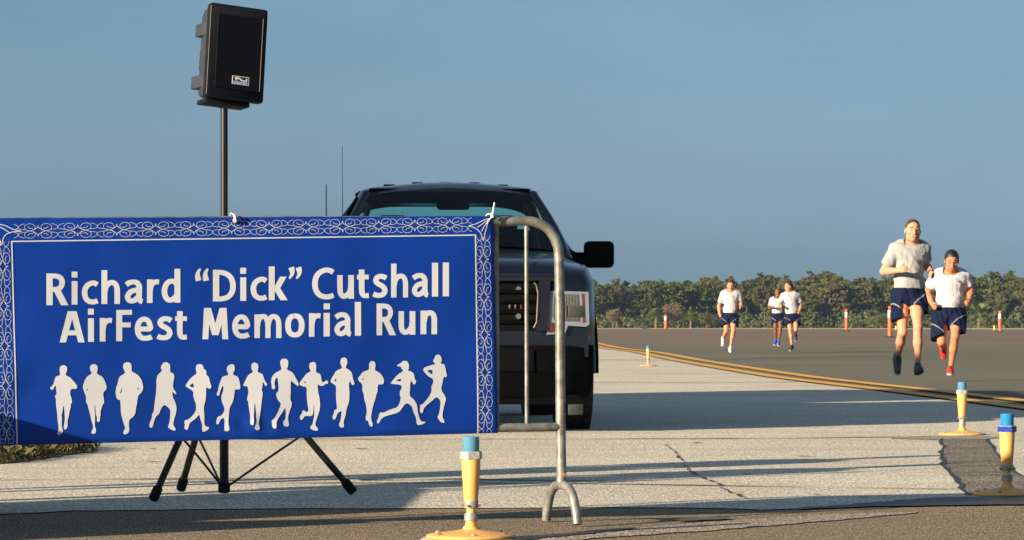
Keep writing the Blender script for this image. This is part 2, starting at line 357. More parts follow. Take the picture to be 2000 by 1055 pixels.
def barrier(px0, full=True):
    root = empty('crowd_barrier', (BP(550, 632).x, BP(550, 632).y, 0))
    back = -.024
    off = -Vector(root.location)
    T = lambda px, py, o=back: BP(px, py, o)+off
    mb = MB()                                     # one bent tube: post, top rail, post
    pr = .0185
    path = [T(1101, 948), T(1099, 800), T(1098, 650), T(1097, 560), T(1096, 505), T(1094, 483), T(1087, 463), T(1076, 448), T(1062, 438), T(1045, 432.5), T(1025, 431), T(975, 432)]
    L0 = T(-60, 436.5)
    path += [T(500, 431), T(60, 434)]+[L0+Vector((-.12*math.sin(a), -.04*math.sin(a), -.12*(1-math.cos(a)))) for a in (0, .4, .8, 1.2, 1.57)]
    path += [Vector((path[-1].x, path[-1].y, .12-0.0))]
    mb.tube(path, pr, 16, cap=True); mb.build('frame', m_galv, root, 50)
    low = MB(); a = T(1098, 834.5); b = T(0, 853); low.tube([a, T(975, 836), b, Vector((path[-1].x, path[-1].y, b.z))], .0165, 14)
    low.build('lower_rail', m_galv, root, 50)
    lx = path[-1].x
    xs = [1032]+[1032-72*k for k in range(1, 17)]
    for x in xs:
        if x == 960: x = 974
        p = T(x, 440); q = T(x+1, 832)
        if x < 940: p.y += .004
        MB().tube([p, q], .0078, 10).build('bar', m_galv, root, 50)
    # inverted U foot of the right post, set a little askew as in the picture
    for fx, fy, ang in ((T(1101, 960).x, T(1101, 960).y, 0), (lx, path[-1].y, 0)):
        f = MB(); dirv = Vector((.36, -.93, 0)) if True else None
        base = Vector((fx, fy, 0)); 
        dv = Vector((.056, -.15, 0))              # nearer leg lies right and towards the viewer
        pts = []
        for t, z in ((-1.0, .004), (-.90, .055), (-.72, .105), (-.48, .132), (-.2, .142), (.2, .142), (.48, .132), (.72, .105), (.90, .055), (1.0, .004)):
            pts.append(base+dv*t+Vector((0, 0, z)))
        f.tube(resample3(pts, 4), .0175, 14); f.tube([base+Vector((0, 0, .135)), base+Vector((0, 0, .235))], .0155, 14)
        f.build('foot', m_galv, root, 50)
    c1 = MB(); 
    for y0, y1, w in ((597, 620, 34), (790, 811, 30)):
        p = T(1098+18, (y0+y1)/2, back+.002); q = T(1098+w+10, (y0+y1)/2, back+.002); 
        h = (y1-y0)*12.45/F_PX
        MB().box((p+q)/2, ((q-p).length+.014, .022, h), Matrix.Rotation(math.atan2(.321, .947), 3, 'Z'), .003).build('hook_sleeve', m_clip, root, 40)
    bo = T(1104, 928, back+.02); MB().box(bo, (.014, .008, .016), None, .003).build('bolt', m_rust, root, 40)
    return root, off
def resample3(pts, n=5):
    out = []
    for i in range(len(pts)-1):
        p0 = pts[max(i-1, 0)]; p1 = pts[i]; p2 = pts[i+1]; p3 = pts[min(i+2, len(pts)-1)]
        for k in range(n):
            t = k/n; out.append(.5*((2*p1)+(p2-p0)*t+(2*p0-5*p1+4*p2-p3)*t*t+(3*p1-p0-3*p2+p3)*t**3))
    out.append(pts[-1]); return out
bar_root, _ = barrier(0)
tag(bar_root, 'galvanised steel crowd barrier carrying the blue banner, with rounded end and splayed foot', 'crowd barrier')

ban = empty('banner', BP(475, 860)); boff = -Vector(ban.location)
tag(ban, 'blue vinyl banner with white lettering and runner silhouettes tied to the barrier', 'banner')
NU, NV = 190, 96
mb = MB(); vs = []; fs = []
def banp(u, v):
    tx, ty = -22+u*988, 426.3-4.3*u; bx, by = -11+u*987, 871-25*u
    bx0 = 2.0*math.sin(u*37)*max(0, 1-abs(u-.53)*14)
    return tx+(bx-tx)*v, ty+(by+bx0-ty)*v
for j in range(NV+1):
    for i in range(NU+1):
        u = i/NU; v = j/NV; px, py = banp(u, v); o = wave(px, py)
        p = BP(px, py, o)
        if v > .97: t = (v-.97)/.03; p += Vector((-.3214, .947, 0))*(.0065*t*t)
        if u > .993: t = (u-.993)/.007; p += Vector((-.3214, .947, 0))*(.012*t*t)
        vs.append(p+boff)
nb = len(vs)
for j in range(NV):
    for i in range(NU): a = j*(NU+1)+i; fs.append((a, a+NU+1, a+NU+2, a+1))
# folded-under hem, giving the vinyl a back
back = [v+Vector((-.3214, .947, 0))*.0025 for v in vs]
nn = len(vs); mb.add(vs, fs); mb.add(back, [tuple(reversed(f)) for f in fs])
hem = [vs[NV*(NU+1)+i] for i in range(NU+1)]; hem2 = [h+Vector((-.3214, .947, 0))*.05+Vector((0, 0, .004)) for h in hem]
mb.add(hem+hem2, [(i, i+NU+1, i+NU+2, i+1) for i in range(NU)])
mb.build('vinyl_sheet', m_blue, ban, 70, fix=False)

class INK:                                        # flat print laid on the vinyl's own surface
    def __init__(s, off=.0018): s.mb = MB(); s.off = off
    def pt(s, x, y):
        x = x; p = BP(x, y, wave(x, y)+s.off)
        u = 0; ty = 426; by = 871-25*((x+11)/987); v = (y-ty)/(by-ty)
        if v > .97: t = min(1, (v-.97)/.03); p += Vector((-.3214, .947, 0))*(.0065*t*t)
        return p+boff
    def poly(s, outer, holes=()):
        v, t = tri_poly(outer, holes); s.mb.add([s.pt(x, y) for x, y in v], [tuple(i) for i in t])
    def ribbon(s, pts, w):
        n = len(pts); L = []
        for i in range(n):
            a = pts[max(i-1, 0)]; b = pts[min(i+1, n-1)]; d = math.hypot(b[0]-a[0], b[1]-a[1]) or 1
            nx, ny = -(b[1]-a[1])/d, (b[0]-a[0])/d; ww = w(i/(n-1)) if callable(w) else w
            L += [s.pt(pts[i][0]+nx*ww/2, pts[i][1]+ny*ww/2), s.pt(pts[i][0]-nx*ww/2, pts[i][1]-ny*ww/2)]
        s.mb.add(L, [(2*i, 2*i+1, 2*i+3, 2*i+2) for i in range(n-1)])
    def build(s, name, mat, parent): return s.mb.build(name, mat, parent, fix=False)
# white rule
ink = INK()
def seg(a, b, n=60): return [(a[0]+(b[0]-a[0])*i/n, a[1]+(b[1]-a[1])*i/n) for i in range(n+1)]
ink.ribbon(seg((33.5, 869.5), (22.5, 471.5)), 2.6); ink.ribbon(seg((21.3, 471.8), (929, 459.3)), 2.4); ink.ribbon(seg((928, 458.5), (934, 848.5)), 2.4)
ink.build('border_rule', m_print, ban)
# scrollwork
ink = INK()
def ell(cx, cy, rx, ry, a0, a1, n=22): return [(cx+rx*math.cos(R(a0+(a1-a0)*i/n)), cy+ry*math.sin(R(a0+(a1-a0)*i/n))) for i in range(n+1)]
def crm(pts, n=5):
    return [(p.x, p.y) for p in resample3([Vector((a, b, 0)) for a, b in pts], n)]
TILE = []
for sy in (1, -1):
    for sx in (1, -1):
        X = lambda t: t if sx > 0 else 1-t
        tr = lambda pts: [(X(a), b*sy) for a, b in pts]
        TILE.append((tr(ell(.21, .50, .135, .47, -80, 262)), 1.15))
        TILE.append((tr(crm([(.255, .62), (.235, .45), (.19, .34), (.13, .36)])), 1.3))
        TILE.append((tr(crm([(0, .62), (.01, .50), (.07, .26), (.14, .08), (.22, -.02), (.31, -.16), (.39, -.20)])), 1.7))
        TILE.append((tr(crm([(.31, -.16), (.39, -.20), (.46, -.26), (.495, -.45), (.47, -.72), (.40, -.90), (.34, -.93)])), 1.1))
        TILE.append((tr([(-.012, .60), (.012, .72)]), 2.2))
def tiles(P0, P1, a0, a1, side=1):
    d = Vector((P1[0]-P0[0], P1[1]-P0[1]))
    nrm = Vector((-d.y, d.x)).normalized()
    for pts, w in TILE:
        q = [(P0[0]+d.x*t+nrm.x*h*14.6, P0[1]+d.y*t+nrm.y*h*14.6) for t, h in pts]
        ink.ribbon(q, w*.66)
xk = lambda k: 74+77.4*k-.43*k*(k-1); yt = lambda x: 452.2-13.0*x/900
for k in range(0, 11): tiles((xk(k), yt(xk(k))), (xk(k+1), yt(xk(k+1))), 0, 0)
for k in range(5):
    y0 = 506.6+73.6*k; x0 = 944+k*.95
    tiles((x0, y0), (x0+.95, y0+min(73.6, 73.6)), 0, 0) if y0+73.6 < 852 else None
for k in range(-1, 5):
    y0 = 521+77.6*k; x0 = 5+1.9*k
    if y0+77 < 868 and k >= 0: tiles((x0, y0), (x0+1.9, y0+77.6), 0, 0)
# half motifs running into the corners and off the hem
def half(P0, d, flip, cut=.5):
    nrm = Vector((-d.y, d.x)).normalized()
    for pts, w in TILE:
        q = [(t, h) for t, h in pts if t <= cut] if not flip else [(t, h) for t, h in pts if t >= cut]
        if len(q) < 3: continue
        ink.ribbon([(P0[0]+d.x*t+nrm.x*h*14.6, P0[1]+d.y*t+nrm.y*h*14.6) for t, h in q], w*.66)
half((878, yt(878)), Vector((70, -1)), False, .62)
half((74-77.4, yt(0)), Vector((77.4, -1)), True, .38)
half((943, 506.6-73.6), Vector((.9, 73.6)), True, .35)
half((3.2, 521-77.6), Vector((1.9, 77.6)), True, .35)
half((947.8, 506.6+73.6*4), Vector((.9, 73.6)), False, .60)
half((12.6, 521+77.6*4), Vector((1.9, 77.6)), False, .45)
for pts in (((915, 441), (930, 437), (945, 430), (955, 427)), ((915, 441), (928, 446), (938, 455), (943, 470)), ((944, 470), (947, 455), (951, 441), (953, 432)),
            ((932, 444), (944, 436), (953, 430)), ((940, 452), (947, 440), (955, 431)),
            ((42, 452), (25, 448), (10, 441), (-8, 437)), ((42, 452), (20, 454), (8, 462), (3, 478)), ((2, 480), (-2, 465), (-9, 450), (-18, 442)), ((20, 456), (8, 448), (-6, 441))):
    ink.ribbon(crm(pts), 1.6)
ink.build('scroll_border', m_print, ban)
# lettering, each glyph drawn as strokes (cap height 61, x-height 47 photo pixels)
_lay = [0]
def gl_stroke(ink, pts, w, x, yb, sx, sm=True):
    q = crm([(a, b) for a, b in pts], 5) if sm and len(pts) > 2 else (pts if len(pts) > 2 else seg(pts[0], pts[1], 4))
    n = len(q); L = []; _lay[0] = (_lay[0]+1) % 7; ink.off = .0012+_lay[0]*4e-5
    for i in range(n):
        a = q[max(i-1, 0)]; b = q[min(i+1, n-1)]; d = math.hypot(b[0]-a[0], b[1]-a[1]) or 1
        nx, ny = -(b[1]-a[1])/d, (b[0]-a[0])/d; ww = w(i/(n-1)) if callable(w) else w
        ww = ww*(abs(nx)+abs(ny)*.86)/(abs(nx)+abs(ny)) if not callable(w) else ww
        for sg in (1, -1): L.append(ink.pt(x+(q[i][0]+sg*nx*ww/2)*sx, yb-(q[i][1]+sg*ny*ww/2)))
    ink.mb.add(L, [(2*i, 2*i+1, 2*i+3, 2*i+2) for i in range(n-1)])
def gl_quad(ink, x0, y0, x1, y1, w, x, yb, sx):
    _lay[0] = (_lay[0]+1) % 7; ink.off = .0012+_lay[0]*4e-5
    ink.mb.add([ink.pt(x+a*sx, yb-b) for a, b in ((x0-w/2, y0), (x0+w/2, y0), (x1+w/2, y1), (x1-w/2, y1))], [(0, 1, 2, 3)])
GW = dict(zip('RichardDkCutslAFeMmon', [43, 11, 32, 37, 35, 25, 37, 46, 37, 44, 34, 23, 31, 11, 49, 31, 36, 50, 57, 38, 33]))
SW = 11.1
GL = {
 'i': [('q', 5.8, 0, 5.8, 46, 11.6), ('q', 5.8, 53, 5.8, 64.5, 11.6)],
 'l': [('q', 5.8, 0, 5.8, 66, 11.6)],
 'h': [('q', 5.8, 0, 5.8, 66, 11.6), ('s', (7, 24), (9, 33), (14, 39.5), (20.5, 42), (27, 39.5), (30.5, 32), (31.2, 22), (31.2, 0))],
 'n': [('q', 5.8, 0, 5.8, 46, 11.6), ('s', (7, 24), (8.5, 33), (12, 39.5), (18, 42), (24, 39.5), (27, 32), (27.2, 22), (27.2, 0))],
 'm': [('q', 5.8, 0, 5.8, 46, 11.6), ('s', (7, 24), (8.5, 33), (12, 39.5), (17, 42), (22.5, 41), (26.5, 35), (28.5, 26), (28.5, 0)), ('s', (29, 24), (31, 33), (35, 40), (40, 42), (46.5, 40), (50, 34), (51.2, 24), (51.2, 0))],
 'u': [('s', (5.8, 46), (5.8, 22), (6.8, 11), (11, 5.5), (16, 5), (22, 9), (26, 15), (27.5, 22)), ('q', 28.2, 0, 28.2, 46, 11.6)],
 'r': [('q', 5.8, 0, 5.8, 46, 11.6), ('s', (6.5, 24), (8, 32), (12, 38.5), (18, 41.2), (24.5, 40.8))],
 'd': [('q', 31.2, 0, 31.2, 66, 11.6), ('s', (30, 35), (26, 40.5), (20, 42), (13, 39.5), (7.8, 32), (6, 22), (8, 12), (13, 6), (19, 5), (26, 9.5), (30, 15))],
 'a': [('s', (3.5, 36.5), (9, 40.3), (16, 42), (23.5, 40.5), (27.8, 34), (28, 26), (28, 12), (30, 5.5), (34.5, 3.5)), ('s', (27, 26.5), (19, 25.5), (11, 22), (6.2, 14), (8.5, 7), (14.5, 4.8), (21, 7.5), (26.5, 13.5))],
 'c': [('s', (31, 38.5), (25, 41.8), (18, 41), (11, 36.5), (6.8, 29), (6.2, 20.5), (9, 11), (16, 5.6), (24, 4.8), (31.5, 7.2))],
 'e': [('s', (6, 23), (18, 23), (29.6, 23.5), (29.8, 31), (26, 39), (19.5, 42.2), (12.5, 40), (7.5, 33), (6, 23), (8, 12.5), (14, 6), (22, 4.8), (29, 6), (33.5, 8))],
 'o': [('s', (19, 42), (12, 40), (7.4, 33), (5.9, 23.5), (7.4, 13), (12, 6.5), (19, 4.6), (26, 6.5), (30.6, 13), (32.1, 23.5), (30.6, 33), (26, 40), (19, 42), (16, 41.6))],
 's': [('s', (28, 38.2), (22, 41.4), (15, 42), (8.8, 39), (7, 33.2), (11, 28), (18, 24.2), (23.5, 19.5), (25, 13), (21.5, 7), (14, 4.8), (7, 5.6), (1.8, 8))],
 't': [('s', (9.2, 56), (9.2, 42), (9.2, 17), (10.5, 9), (14.5, 5.2), (23, 5.4)), ('q', 11.5, 36.8, 11.5, 46, 23)],
 'k': [('q', 5.8, 0, 5.8, 66, 11.6), ('q', 15.5, 23, 28.5, 46, 13), ('q', 30, 0, 14.5, 25, 14)],
 'R': [('q', 6.2, 0, 6.2, 62, 12.4), ('s', (6, 57), (17, 57), (26, 54.5), (30.5, 48), (30, 39), (25, 32.8), (17, 30.8), (6, 30.8)), ('q', 36, 0, 19, 33, 14.5)],
 'D': [('q', 6.2, 0, 6.2, 62, 12.4), ('s', (6, 56.8), (17, 56.6), (28, 53), (36, 45), (39.3, 33), (38, 20), (30.5, 9.5), (19, 5.4), (6, 5.2))],
 'C': [('s', (42.5, 52.5), (36, 56), (28, 57), (18, 53.5), (10, 45), (6.8, 33), (8.2, 19), (15, 9), (25, 4.9), (34, 5), (43, 8))],
 'A': [('q', 6.3, 0, 22, 61, 12.6), ('q', 42.7, 0, 27, 61, 12.6), ('q', 24.5, 14, 24.5, 23.5, 28)],
 'F': [('q', 6, 0, 6, 61, 12), ('q', 16, 51.5, 16, 61, 31), ('q', 15, 27, 15, 36.5, 28)],
 'M': [('q', 6, 0, 9, 61, 11.4), ('q', 44, 0, 41, 61, 11.4), ('q', 25, 8, 10.5, 61, 12.4), ('q', 25, 8, 39.5, 61, 12.4)]}
def put(ink, ch, x0, x1, yb):
    sx = (x1-x0)/GW[ch]
    for g in GL[ch]:
        if g[0] == 'q': gl_quad(ink, *g[1:], x0, yb, sx)
        else: gl_stroke(ink, g[1:], SW, x0, yb, sx)
L1 = [('R', 90, 133), ('i', 139.5, 150.5), ('c', 159, 191), ('h', 198, 234.5), ('a', 243, 279), ('r', 287, 311), ('d', 315, 352), ('D', 416, 462), ('i', 469.5, 480.5), ('c', 489, 521), ('k', 525, 562),
      ('C', 608, 652), ('u', 658, 691), ('t', 697, 720), ('s', 727, 757), ('h', 763.5, 797), ('a', 803.5, 836), ('l', 843, 854.5), ('l', 864, 875.5)]
L2 = [('A', 116, 165), ('i', 171.5, 182.5), ('r', 194.5, 219), ('F', 227, 257.5), ('e', 263, 299), ('s', 306, 337.5), ('t', 342, 365), ('M', 395, 446), ('e', 453, 488.5), ('m', 497, 550), ('o', 556.5, 595),
      ('r', 603, 626), ('i', 631.5, 643), ('a', 652, 685), ('l', 692.5, 704), ('R', 735, 773), ('u', 778, 811), ('n', 821, 853.5)]
ink = INK()
for ch, x0, x1 in L1: put(ink, ch, x0, x1, 596.3-(x0-90)*.0225)
for ch, x0, x1 in L2: put(ink, ch, x0, x1, 669-(x0-116)*.0228)
for qx in (381.5, 396.5): gl_stroke(ink, ((10, 64.5), (5.5, 58), (4.5, 50), (6.5, 41)), lambda t: 3.5+7.5*min(1, t*1.3), qx, 589.5, 1)
for qx in (564, 578): gl_stroke(ink, ((4.5, 63), (6.5, 56), (6, 49), (1, 41)), lambda t: 11-7.5*max(0, t*1.3-.3), qx, 585.3, 1)
ink.off = .0028
ink.build('lettering', m_print, ban)
# silhouettes, each outline in its own tracing frame
FIG = {5: [
 [(208,158),(185,163),(172,185),(173,215),(178,240),(172,255),(140,262),(130,280),(122,315),(108,350),(88,362),(85,378),(98,390),(112,385),(122,362),(138,345),(140,390),(148,430),(132,438),(130,455),(140,475),(138,520),(150,600),(155,680),(165,740),(160,770),(150,795),(155,806),(180,805),(203,785),(205,765),(192,730),(195,640),(190,625),(200,590),(205,540),(213,540),(218,590),(222,660),(218,690),(210,745),(222,760),(240,750),(248,720),(245,680),(262,620),(262,595),(275,560),(278,515),(288,512),(285,470),(270,430),(272,400),(280,378),(330,380),(337,360),(325,335),(295,300),(265,268),(232,255),(228,240),(240,215),(243,185),(232,165)],
 [(490,148),(465,155),(452,175),(455,205),(470,225),(468,240),(430,262),(410,290),(390,345),(390,375),(410,435),(418,440),(418,508),(430,515),(440,560),(458,620),(470,680),(488,735),(475,765),(465,790),(485,798),(510,792),(512,755),(500,725),(503,650),(500,590),(498,530),(503,520),(508,580),(510,625),(522,640),(518,680),(532,690),(548,680),(548,640),(556,615),(550,600),(575,520),(590,512),(580,450),(578,410),(605,390),(612,360),(595,310),(570,265),(520,240),(518,225),(528,195),(525,170),(510,152)],
 [(803,130),(775,137),(762,165),(770,200),(783,225),(778,238),(740,258),(722,285),(715,325),(698,370),(693,430),(705,470),(722,483),(735,478),(740,520),(742,590),(750,640),(775,720),(785,745),(765,775),(765,800),(790,802),(815,785),(822,755),(815,700),(825,660),(860,640),(880,600),(880,575),(895,500),(903,440),(935,415),(953,375),(945,320),(925,275),(890,240),(845,220),(843,190),(843,155),(828,135)],
 [(1160,130),(1135,138),(1120,165),(1113,185),(1128,205),(1115,225),(1085,250),(1075,290),(1075,360),(1070,430),(1060,500),(1052,560),(1050,598),(1035,605),(1032,650),(1010,700),(1008,730),(1022,742),(1040,735),(1050,690),(1070,635),(1100,615),(1115,570),(1145,525),(1180,545),(1205,575),(1205,620),(1198,680),(1190,715),(1180,735),(1205,755),(1235,768),(1255,765),(1250,745),(1230,715),(1235,680),(1262,590),(1262,540),(1245,490),(1228,460),(1222,400),(1245,425),(1265,433),(1250,400),(1228,370),(1232,310),(1243,275),(1235,235),(1205,225),(1202,210),(1203,160),(1185,137)],
 [(1475,148),(1450,153),(1440,180),(1443,215),(1450,238),(1415,260),(1380,295),(1345,345),(1350,360),(1420,400),(1415,440),(1430,490),(1445,530),(1440,590),(1400,640),(1370,665),(1340,670),(1333,690),(1340,710),(1332,745),(1350,763),(1368,755),(1378,720),(1385,695),(1440,655),(1475,615),(1480,655),(1500,710),(1498,740),(1502,780),(1530,775),(1565,750),(1562,735),(1530,728),(1518,700),(1520,620),(1512,550),(1530,490),(1535,430),(1535,360),(1555,375),(1572,380),(1584,365),(1580,340),(1568,310),(1562,270),(1545,255),(1535,242),(1540,225),(1530,200),(1512,195),(1510,170),(1498,152)],
 [(1775,150),(1745,157),(1725,185),(1730,215),(1742,240),(1735,255),(1690,262),(1675,290),(1655,345),(1645,400),(1632,430),(1640,443),(1658,440),(1665,400),(1690,345),(1698,370),(1690,410),(1675,450),(1680,500),(1705,550),(1705,590),(1675,630),(1640,640),(1635,665),(1628,695),(1638,712),(1655,705),(1668,665),(1700,645),(1708,680),(1705,730),(1705,770),(1730,775),(1752,765),(1750,735),(1740,700),(1748,600),(1755,550),(1785,500),(1798,430),(1802,380),(1840,388),(1855,370),(1850,330),(1838,280),(1825,262),(1785,250),(1788,225),(1803,200),(1800,165),(1790,152)]],
 6: [
 [(80,133),(58,142),(50,170),(52,195),(65,215),(62,230),(25,245),(0,290),(-25,345),(-22,352),(15,355),(20,380),(25,410),(15,450),(10,485),(20,490),(28,560),(40,640),(35,700),(50,718),(68,715),(72,680),(70,620),(75,600),(78,515),(85,512),(92,590),(95,640),(98,690),(78,735),(80,755),(105,765),(127,755),(125,730),(115,700),(135,600),(145,500),(158,410),(145,395),(155,350),(155,310),(170,330),(180,352),(195,350),(198,328),(180,315),(165,270),(155,240),(112,225),(110,205),(118,180),(112,145)],
 [(355,98),(330,103),(318,130),(322,160),(333,190),(325,205),(280,225),(245,260),(232,310),(240,350),(240,378),(262,383),(275,370),(265,340),(268,300),(292,265),(300,310),(305,400),(285,412),(280,440),(300,490),(325,512),(320,540),(295,600),(262,655),(238,672),(240,700),(245,740),(270,752),(285,735),(280,690),(300,650),(345,590),(368,545),(372,640),(360,670),(345,685),(350,725),(385,732),(402,722),(398,690),(390,650),(405,590),(428,530),(425,500),(412,480),(418,400),(415,300),(440,320),(480,352),(492,350),(490,325),(465,280),(435,225),(395,208),(380,195),(392,170),(396,125),(382,103)],
 [(620,130),(595,137),(588,165),(590,190),(603,205),(600,220),(565,235),(535,275),(500,320),(500,340),(525,355),(568,362),(565,430),(572,510),(585,590),(555,595),(545,578),(528,580),(525,600),(502,635),(502,660),(518,670),(532,655),(550,628),(600,635),(626,620),(632,500),(638,620),(625,680),(620,710),(602,725),(598,750),(640,768),(670,768),(668,745),(640,712),(665,640),(690,560),(688,480),(670,400),(665,335),(690,350),(720,352),(735,335),(765,330),(762,305),(745,300),(728,318),(705,315),(698,260),(690,240),(655,228),(650,210),(655,180),(652,145),(638,130)],
 [(905,88),(885,95),(875,130),(882,160),(893,178),(888,190),(840,208),(820,240),(785,300),(790,320),(830,345),(838,362),(835,450),(842,520),(848,570),(820,575),(818,605),(803,640),(808,662),(825,665),(838,645),(850,605),(890,580),(885,620),(880,670),(862,715),(875,735),(905,740),(913,722),(905,690),(925,630),(935,560),(958,500),(962,420),(955,340),(962,300),(975,330),(990,345),(1007,340),(1005,315),(992,285),(985,235),(965,208),(928,185),(925,175),(940,145),(940,110),(925,90)],
 [(1175,120),(1150,128),(1142,160),(1145,190),(1135,205),(1085,220),(1065,250),(1040,275),(1045,305),(1082,335),(1080,400),(1090,410),(1102,490),(1115,520),(1125,600),(1110,650),(1118,675),(1138,675),(1142,710),(1160,732),(1178,725),(1178,700),(1165,670),(1162,630),(1180,540),(1200,480),(1215,420),(1222,415),(1225,335),(1265,340),(1283,325),(1282,290),(1260,245),(1225,220),(1200,205),(1198,190),(1205,165),(1200,130)],
 [(1480,118),(1455,122),(1438,143),(1415,150),(1403,165),(1420,173),(1438,165),(1445,190),(1462,205),(1455,220),(1420,240),(1385,275),(1345,325),(1350,333),(1445,340),(1450,375),(1430,400),(1428,435),(1440,460),(1435,490),(1410,550),(1340,570),(1275,602),(1250,597),(1238,610),(1235,640),(1215,680),(1222,702),(1235,700),(1258,655),(1300,630),(1420,600),(1450,560),(1490,505),(1545,540),(1555,590),(1585,650),(1588,715),(1630,715),(1672,695),(1670,685),(1635,685),(1615,655),(1598,590),(1592,525),(1560,475),(1520,445),(1525,400),(1530,300),(1545,315),(1560,340),(1575,335),(1585,305),(1570,290),(1565,245),(1545,220),(1505,210),(1515,195),(1517,165),(1510,135),(1495,120)],
 [(1785,60),(1762,68),(1755,95),(1740,115),(1748,135),(1762,145),(1758,152),(1720,160),(1660,180),(1647,200),(1660,225),(1700,265),(1742,285),(1745,320),(1725,360),(1730,405),(1700,460),(1660,505),(1640,525),(1622,525),(1618,575),(1622,600),(1640,608),(1650,590),(1655,560),(1690,525),(1735,490),(1775,450),(1815,490),(1808,560),(1798,615),(1782,645),(1800,670),(1815,690),(1848,697),(1850,680),(1832,650),(1830,610),(1850,520),(1865,475),(1855,445),(1815,385),(1830,330),(1840,265),(1862,272),(1873,258),(1865,230),(1858,190),(1848,150),(1820,148),(1810,138),(1822,125),(1820,90),(1805,65)]]}
HOLE = {5: {1: [[(430,368),(424,385),(428,400),(434,392)]], 2: [[(755,365),(742,395),(735,420),(744,422),(752,395)], [(903,360),(896,378),(898,392),(909,375)]],
            4: [[(1412,325),(1382,350),(1395,362),(1422,368),(1422,345)]], 5: [[(1812,338),(1808,350),(1818,352)]]},
        6: {2: [[(555,305),(540,322),(557,327)]], 3: [[(838,280),(820,302),(833,312),(840,298)]], 4: [[(1085,278),(1075,290),(1088,298),(1092,285)]],
            5: [[(1440,285),(1415,290),(1395,308),(1442,308)]], 6: [[(1730,201),(1687,206),(1700,225),(1734,246),(1738,220)]]}}
for zk, ox in ((5, 80), (6, 480)):
    for i, f in enumerate(FIG[zk]):
        ink = INK(); cv = lambda L: [(ox+x/4.762, 680+y/4.762) for x, y in L]
        ink.poly(smooth_loop(cv(f)), [cv(h) for h in HOLE[zk].get(i, [])]); ink.build('runner_silhouette', m_print, ban)
# zip ties
def tie(label, pts, head, tail):
    r0 = empty('zip_tie', head); tag(r0, label, 'zip tie')
    mb = MB(); mb.tube(resample3([Vector(p)-Vector(head) for p in pts], 5), .0022, 8); mb.build('strap', m_ziptie, r0, 50)
    mb = MB(); mb.box((0, 0, 0), (.011, .009, .011), None, .002); mb.build('head', m_ziptie, r0, 40)
    mb = MB(); t = [Vector(p)-Vector(head) for p in tail]; mb.tube(t, [.0038, .0036, .0024][:len(t)], 8); mb.build('tail', m_ziptie, r0, 50)
tie('white nylon cable tie with upright tail at the banner right corner', [BP(950, 436, .012), BP(953, 430, .014), BP(958, 424, .014), BP(960, 419, .005), BP(960, 418, -.05), BP(953, 432, -.05), BP(951, 437, .004)], BP(959, 423, .012), [BP(959, 422, .014), BP(961, 410, .016), BP(962.5, 396, .02)])
tie('white nylon cable tie looped over the top rail in front of the speaker pole', [BP(457, 429, .010), BP(456, 424, .012), BP(455, 419, .004), BP(455, 417, -.04), BP(458, 434, -.04), BP(459, 432, .006)], BP(458, 430, .010), [BP(458, 430, .012), BP(457, 422, .018), BP(454, 418, .018)])
MB().lathe([(.0085, -.001), (.0095, .001), (.0085, .003), (.004, .003)], 20).build('eyelet', simple('brass_eyelet', (.5, .45, .35), .4, .8), ban, 40)
ey = bpy.context.scene.objects['eyelet']; ey.matrix_basis = Matrix.Translation(BP(458, 431, .006)+boff) @ Matrix.Rotation(R(90), 4, 'X')
# ------------------------------------------------------------------ taxiway edge lights
m_ypaint = NT('weathered_yellow_paint')
_n = m_ypaint.noise(22, 6, .65); _n2 = m_ypaint.noise(9, 3)
_c = m_ypaint.mix(1.0, (.68, .39, .11), m_ypaint.ramp(_n2, [(.3, .85), (.7, 1.1)]), 'MULTIPLY')
_c = m_ypaint.mix(m_ypaint.ramp(_n, [(.63, 0), (.70, 1)]), _c, (.32, .20, .10))
m_ypaint.bump(_n, .3, .004); m_ypaint.set(Base_Color=_c, Roughness=.55); m_ypaint = m_ypaint.mat
m_grey_al = simple('dull_cast_metal', (.36, .37, .35), .6, .2, var=.4, vs=90, bump=.4, bs=150)
m_tape = simple('silver_repair_tape', (.24, .25, .25), .55, .3, var=.25, vs=60, bump=.6, bs=70)
m_tapeb = simple('blue_repair_tape', (.01, .035, .33), .5, var=.1)
m_glass = NT('blue_lens_glass'); m_glass.set(Base_Color=(.10, .30, .46), Roughness=.15, IOR=1.1); m_glass.b.inputs['Alpha'].default_value = .62; m_glass = m_glass.mat
m_glassd = NT('deep_blue_lens_glass'); m_glassd.set(Base_Color=(.03, .24, .52), Roughness=.15, IOR=1.1); m_glassd.b.inputs['Alpha'].default_value = .72; m_glassd = m_glassd.mat
m_lampcore = simple('lamp_core', (.25, .42, .55), .3)
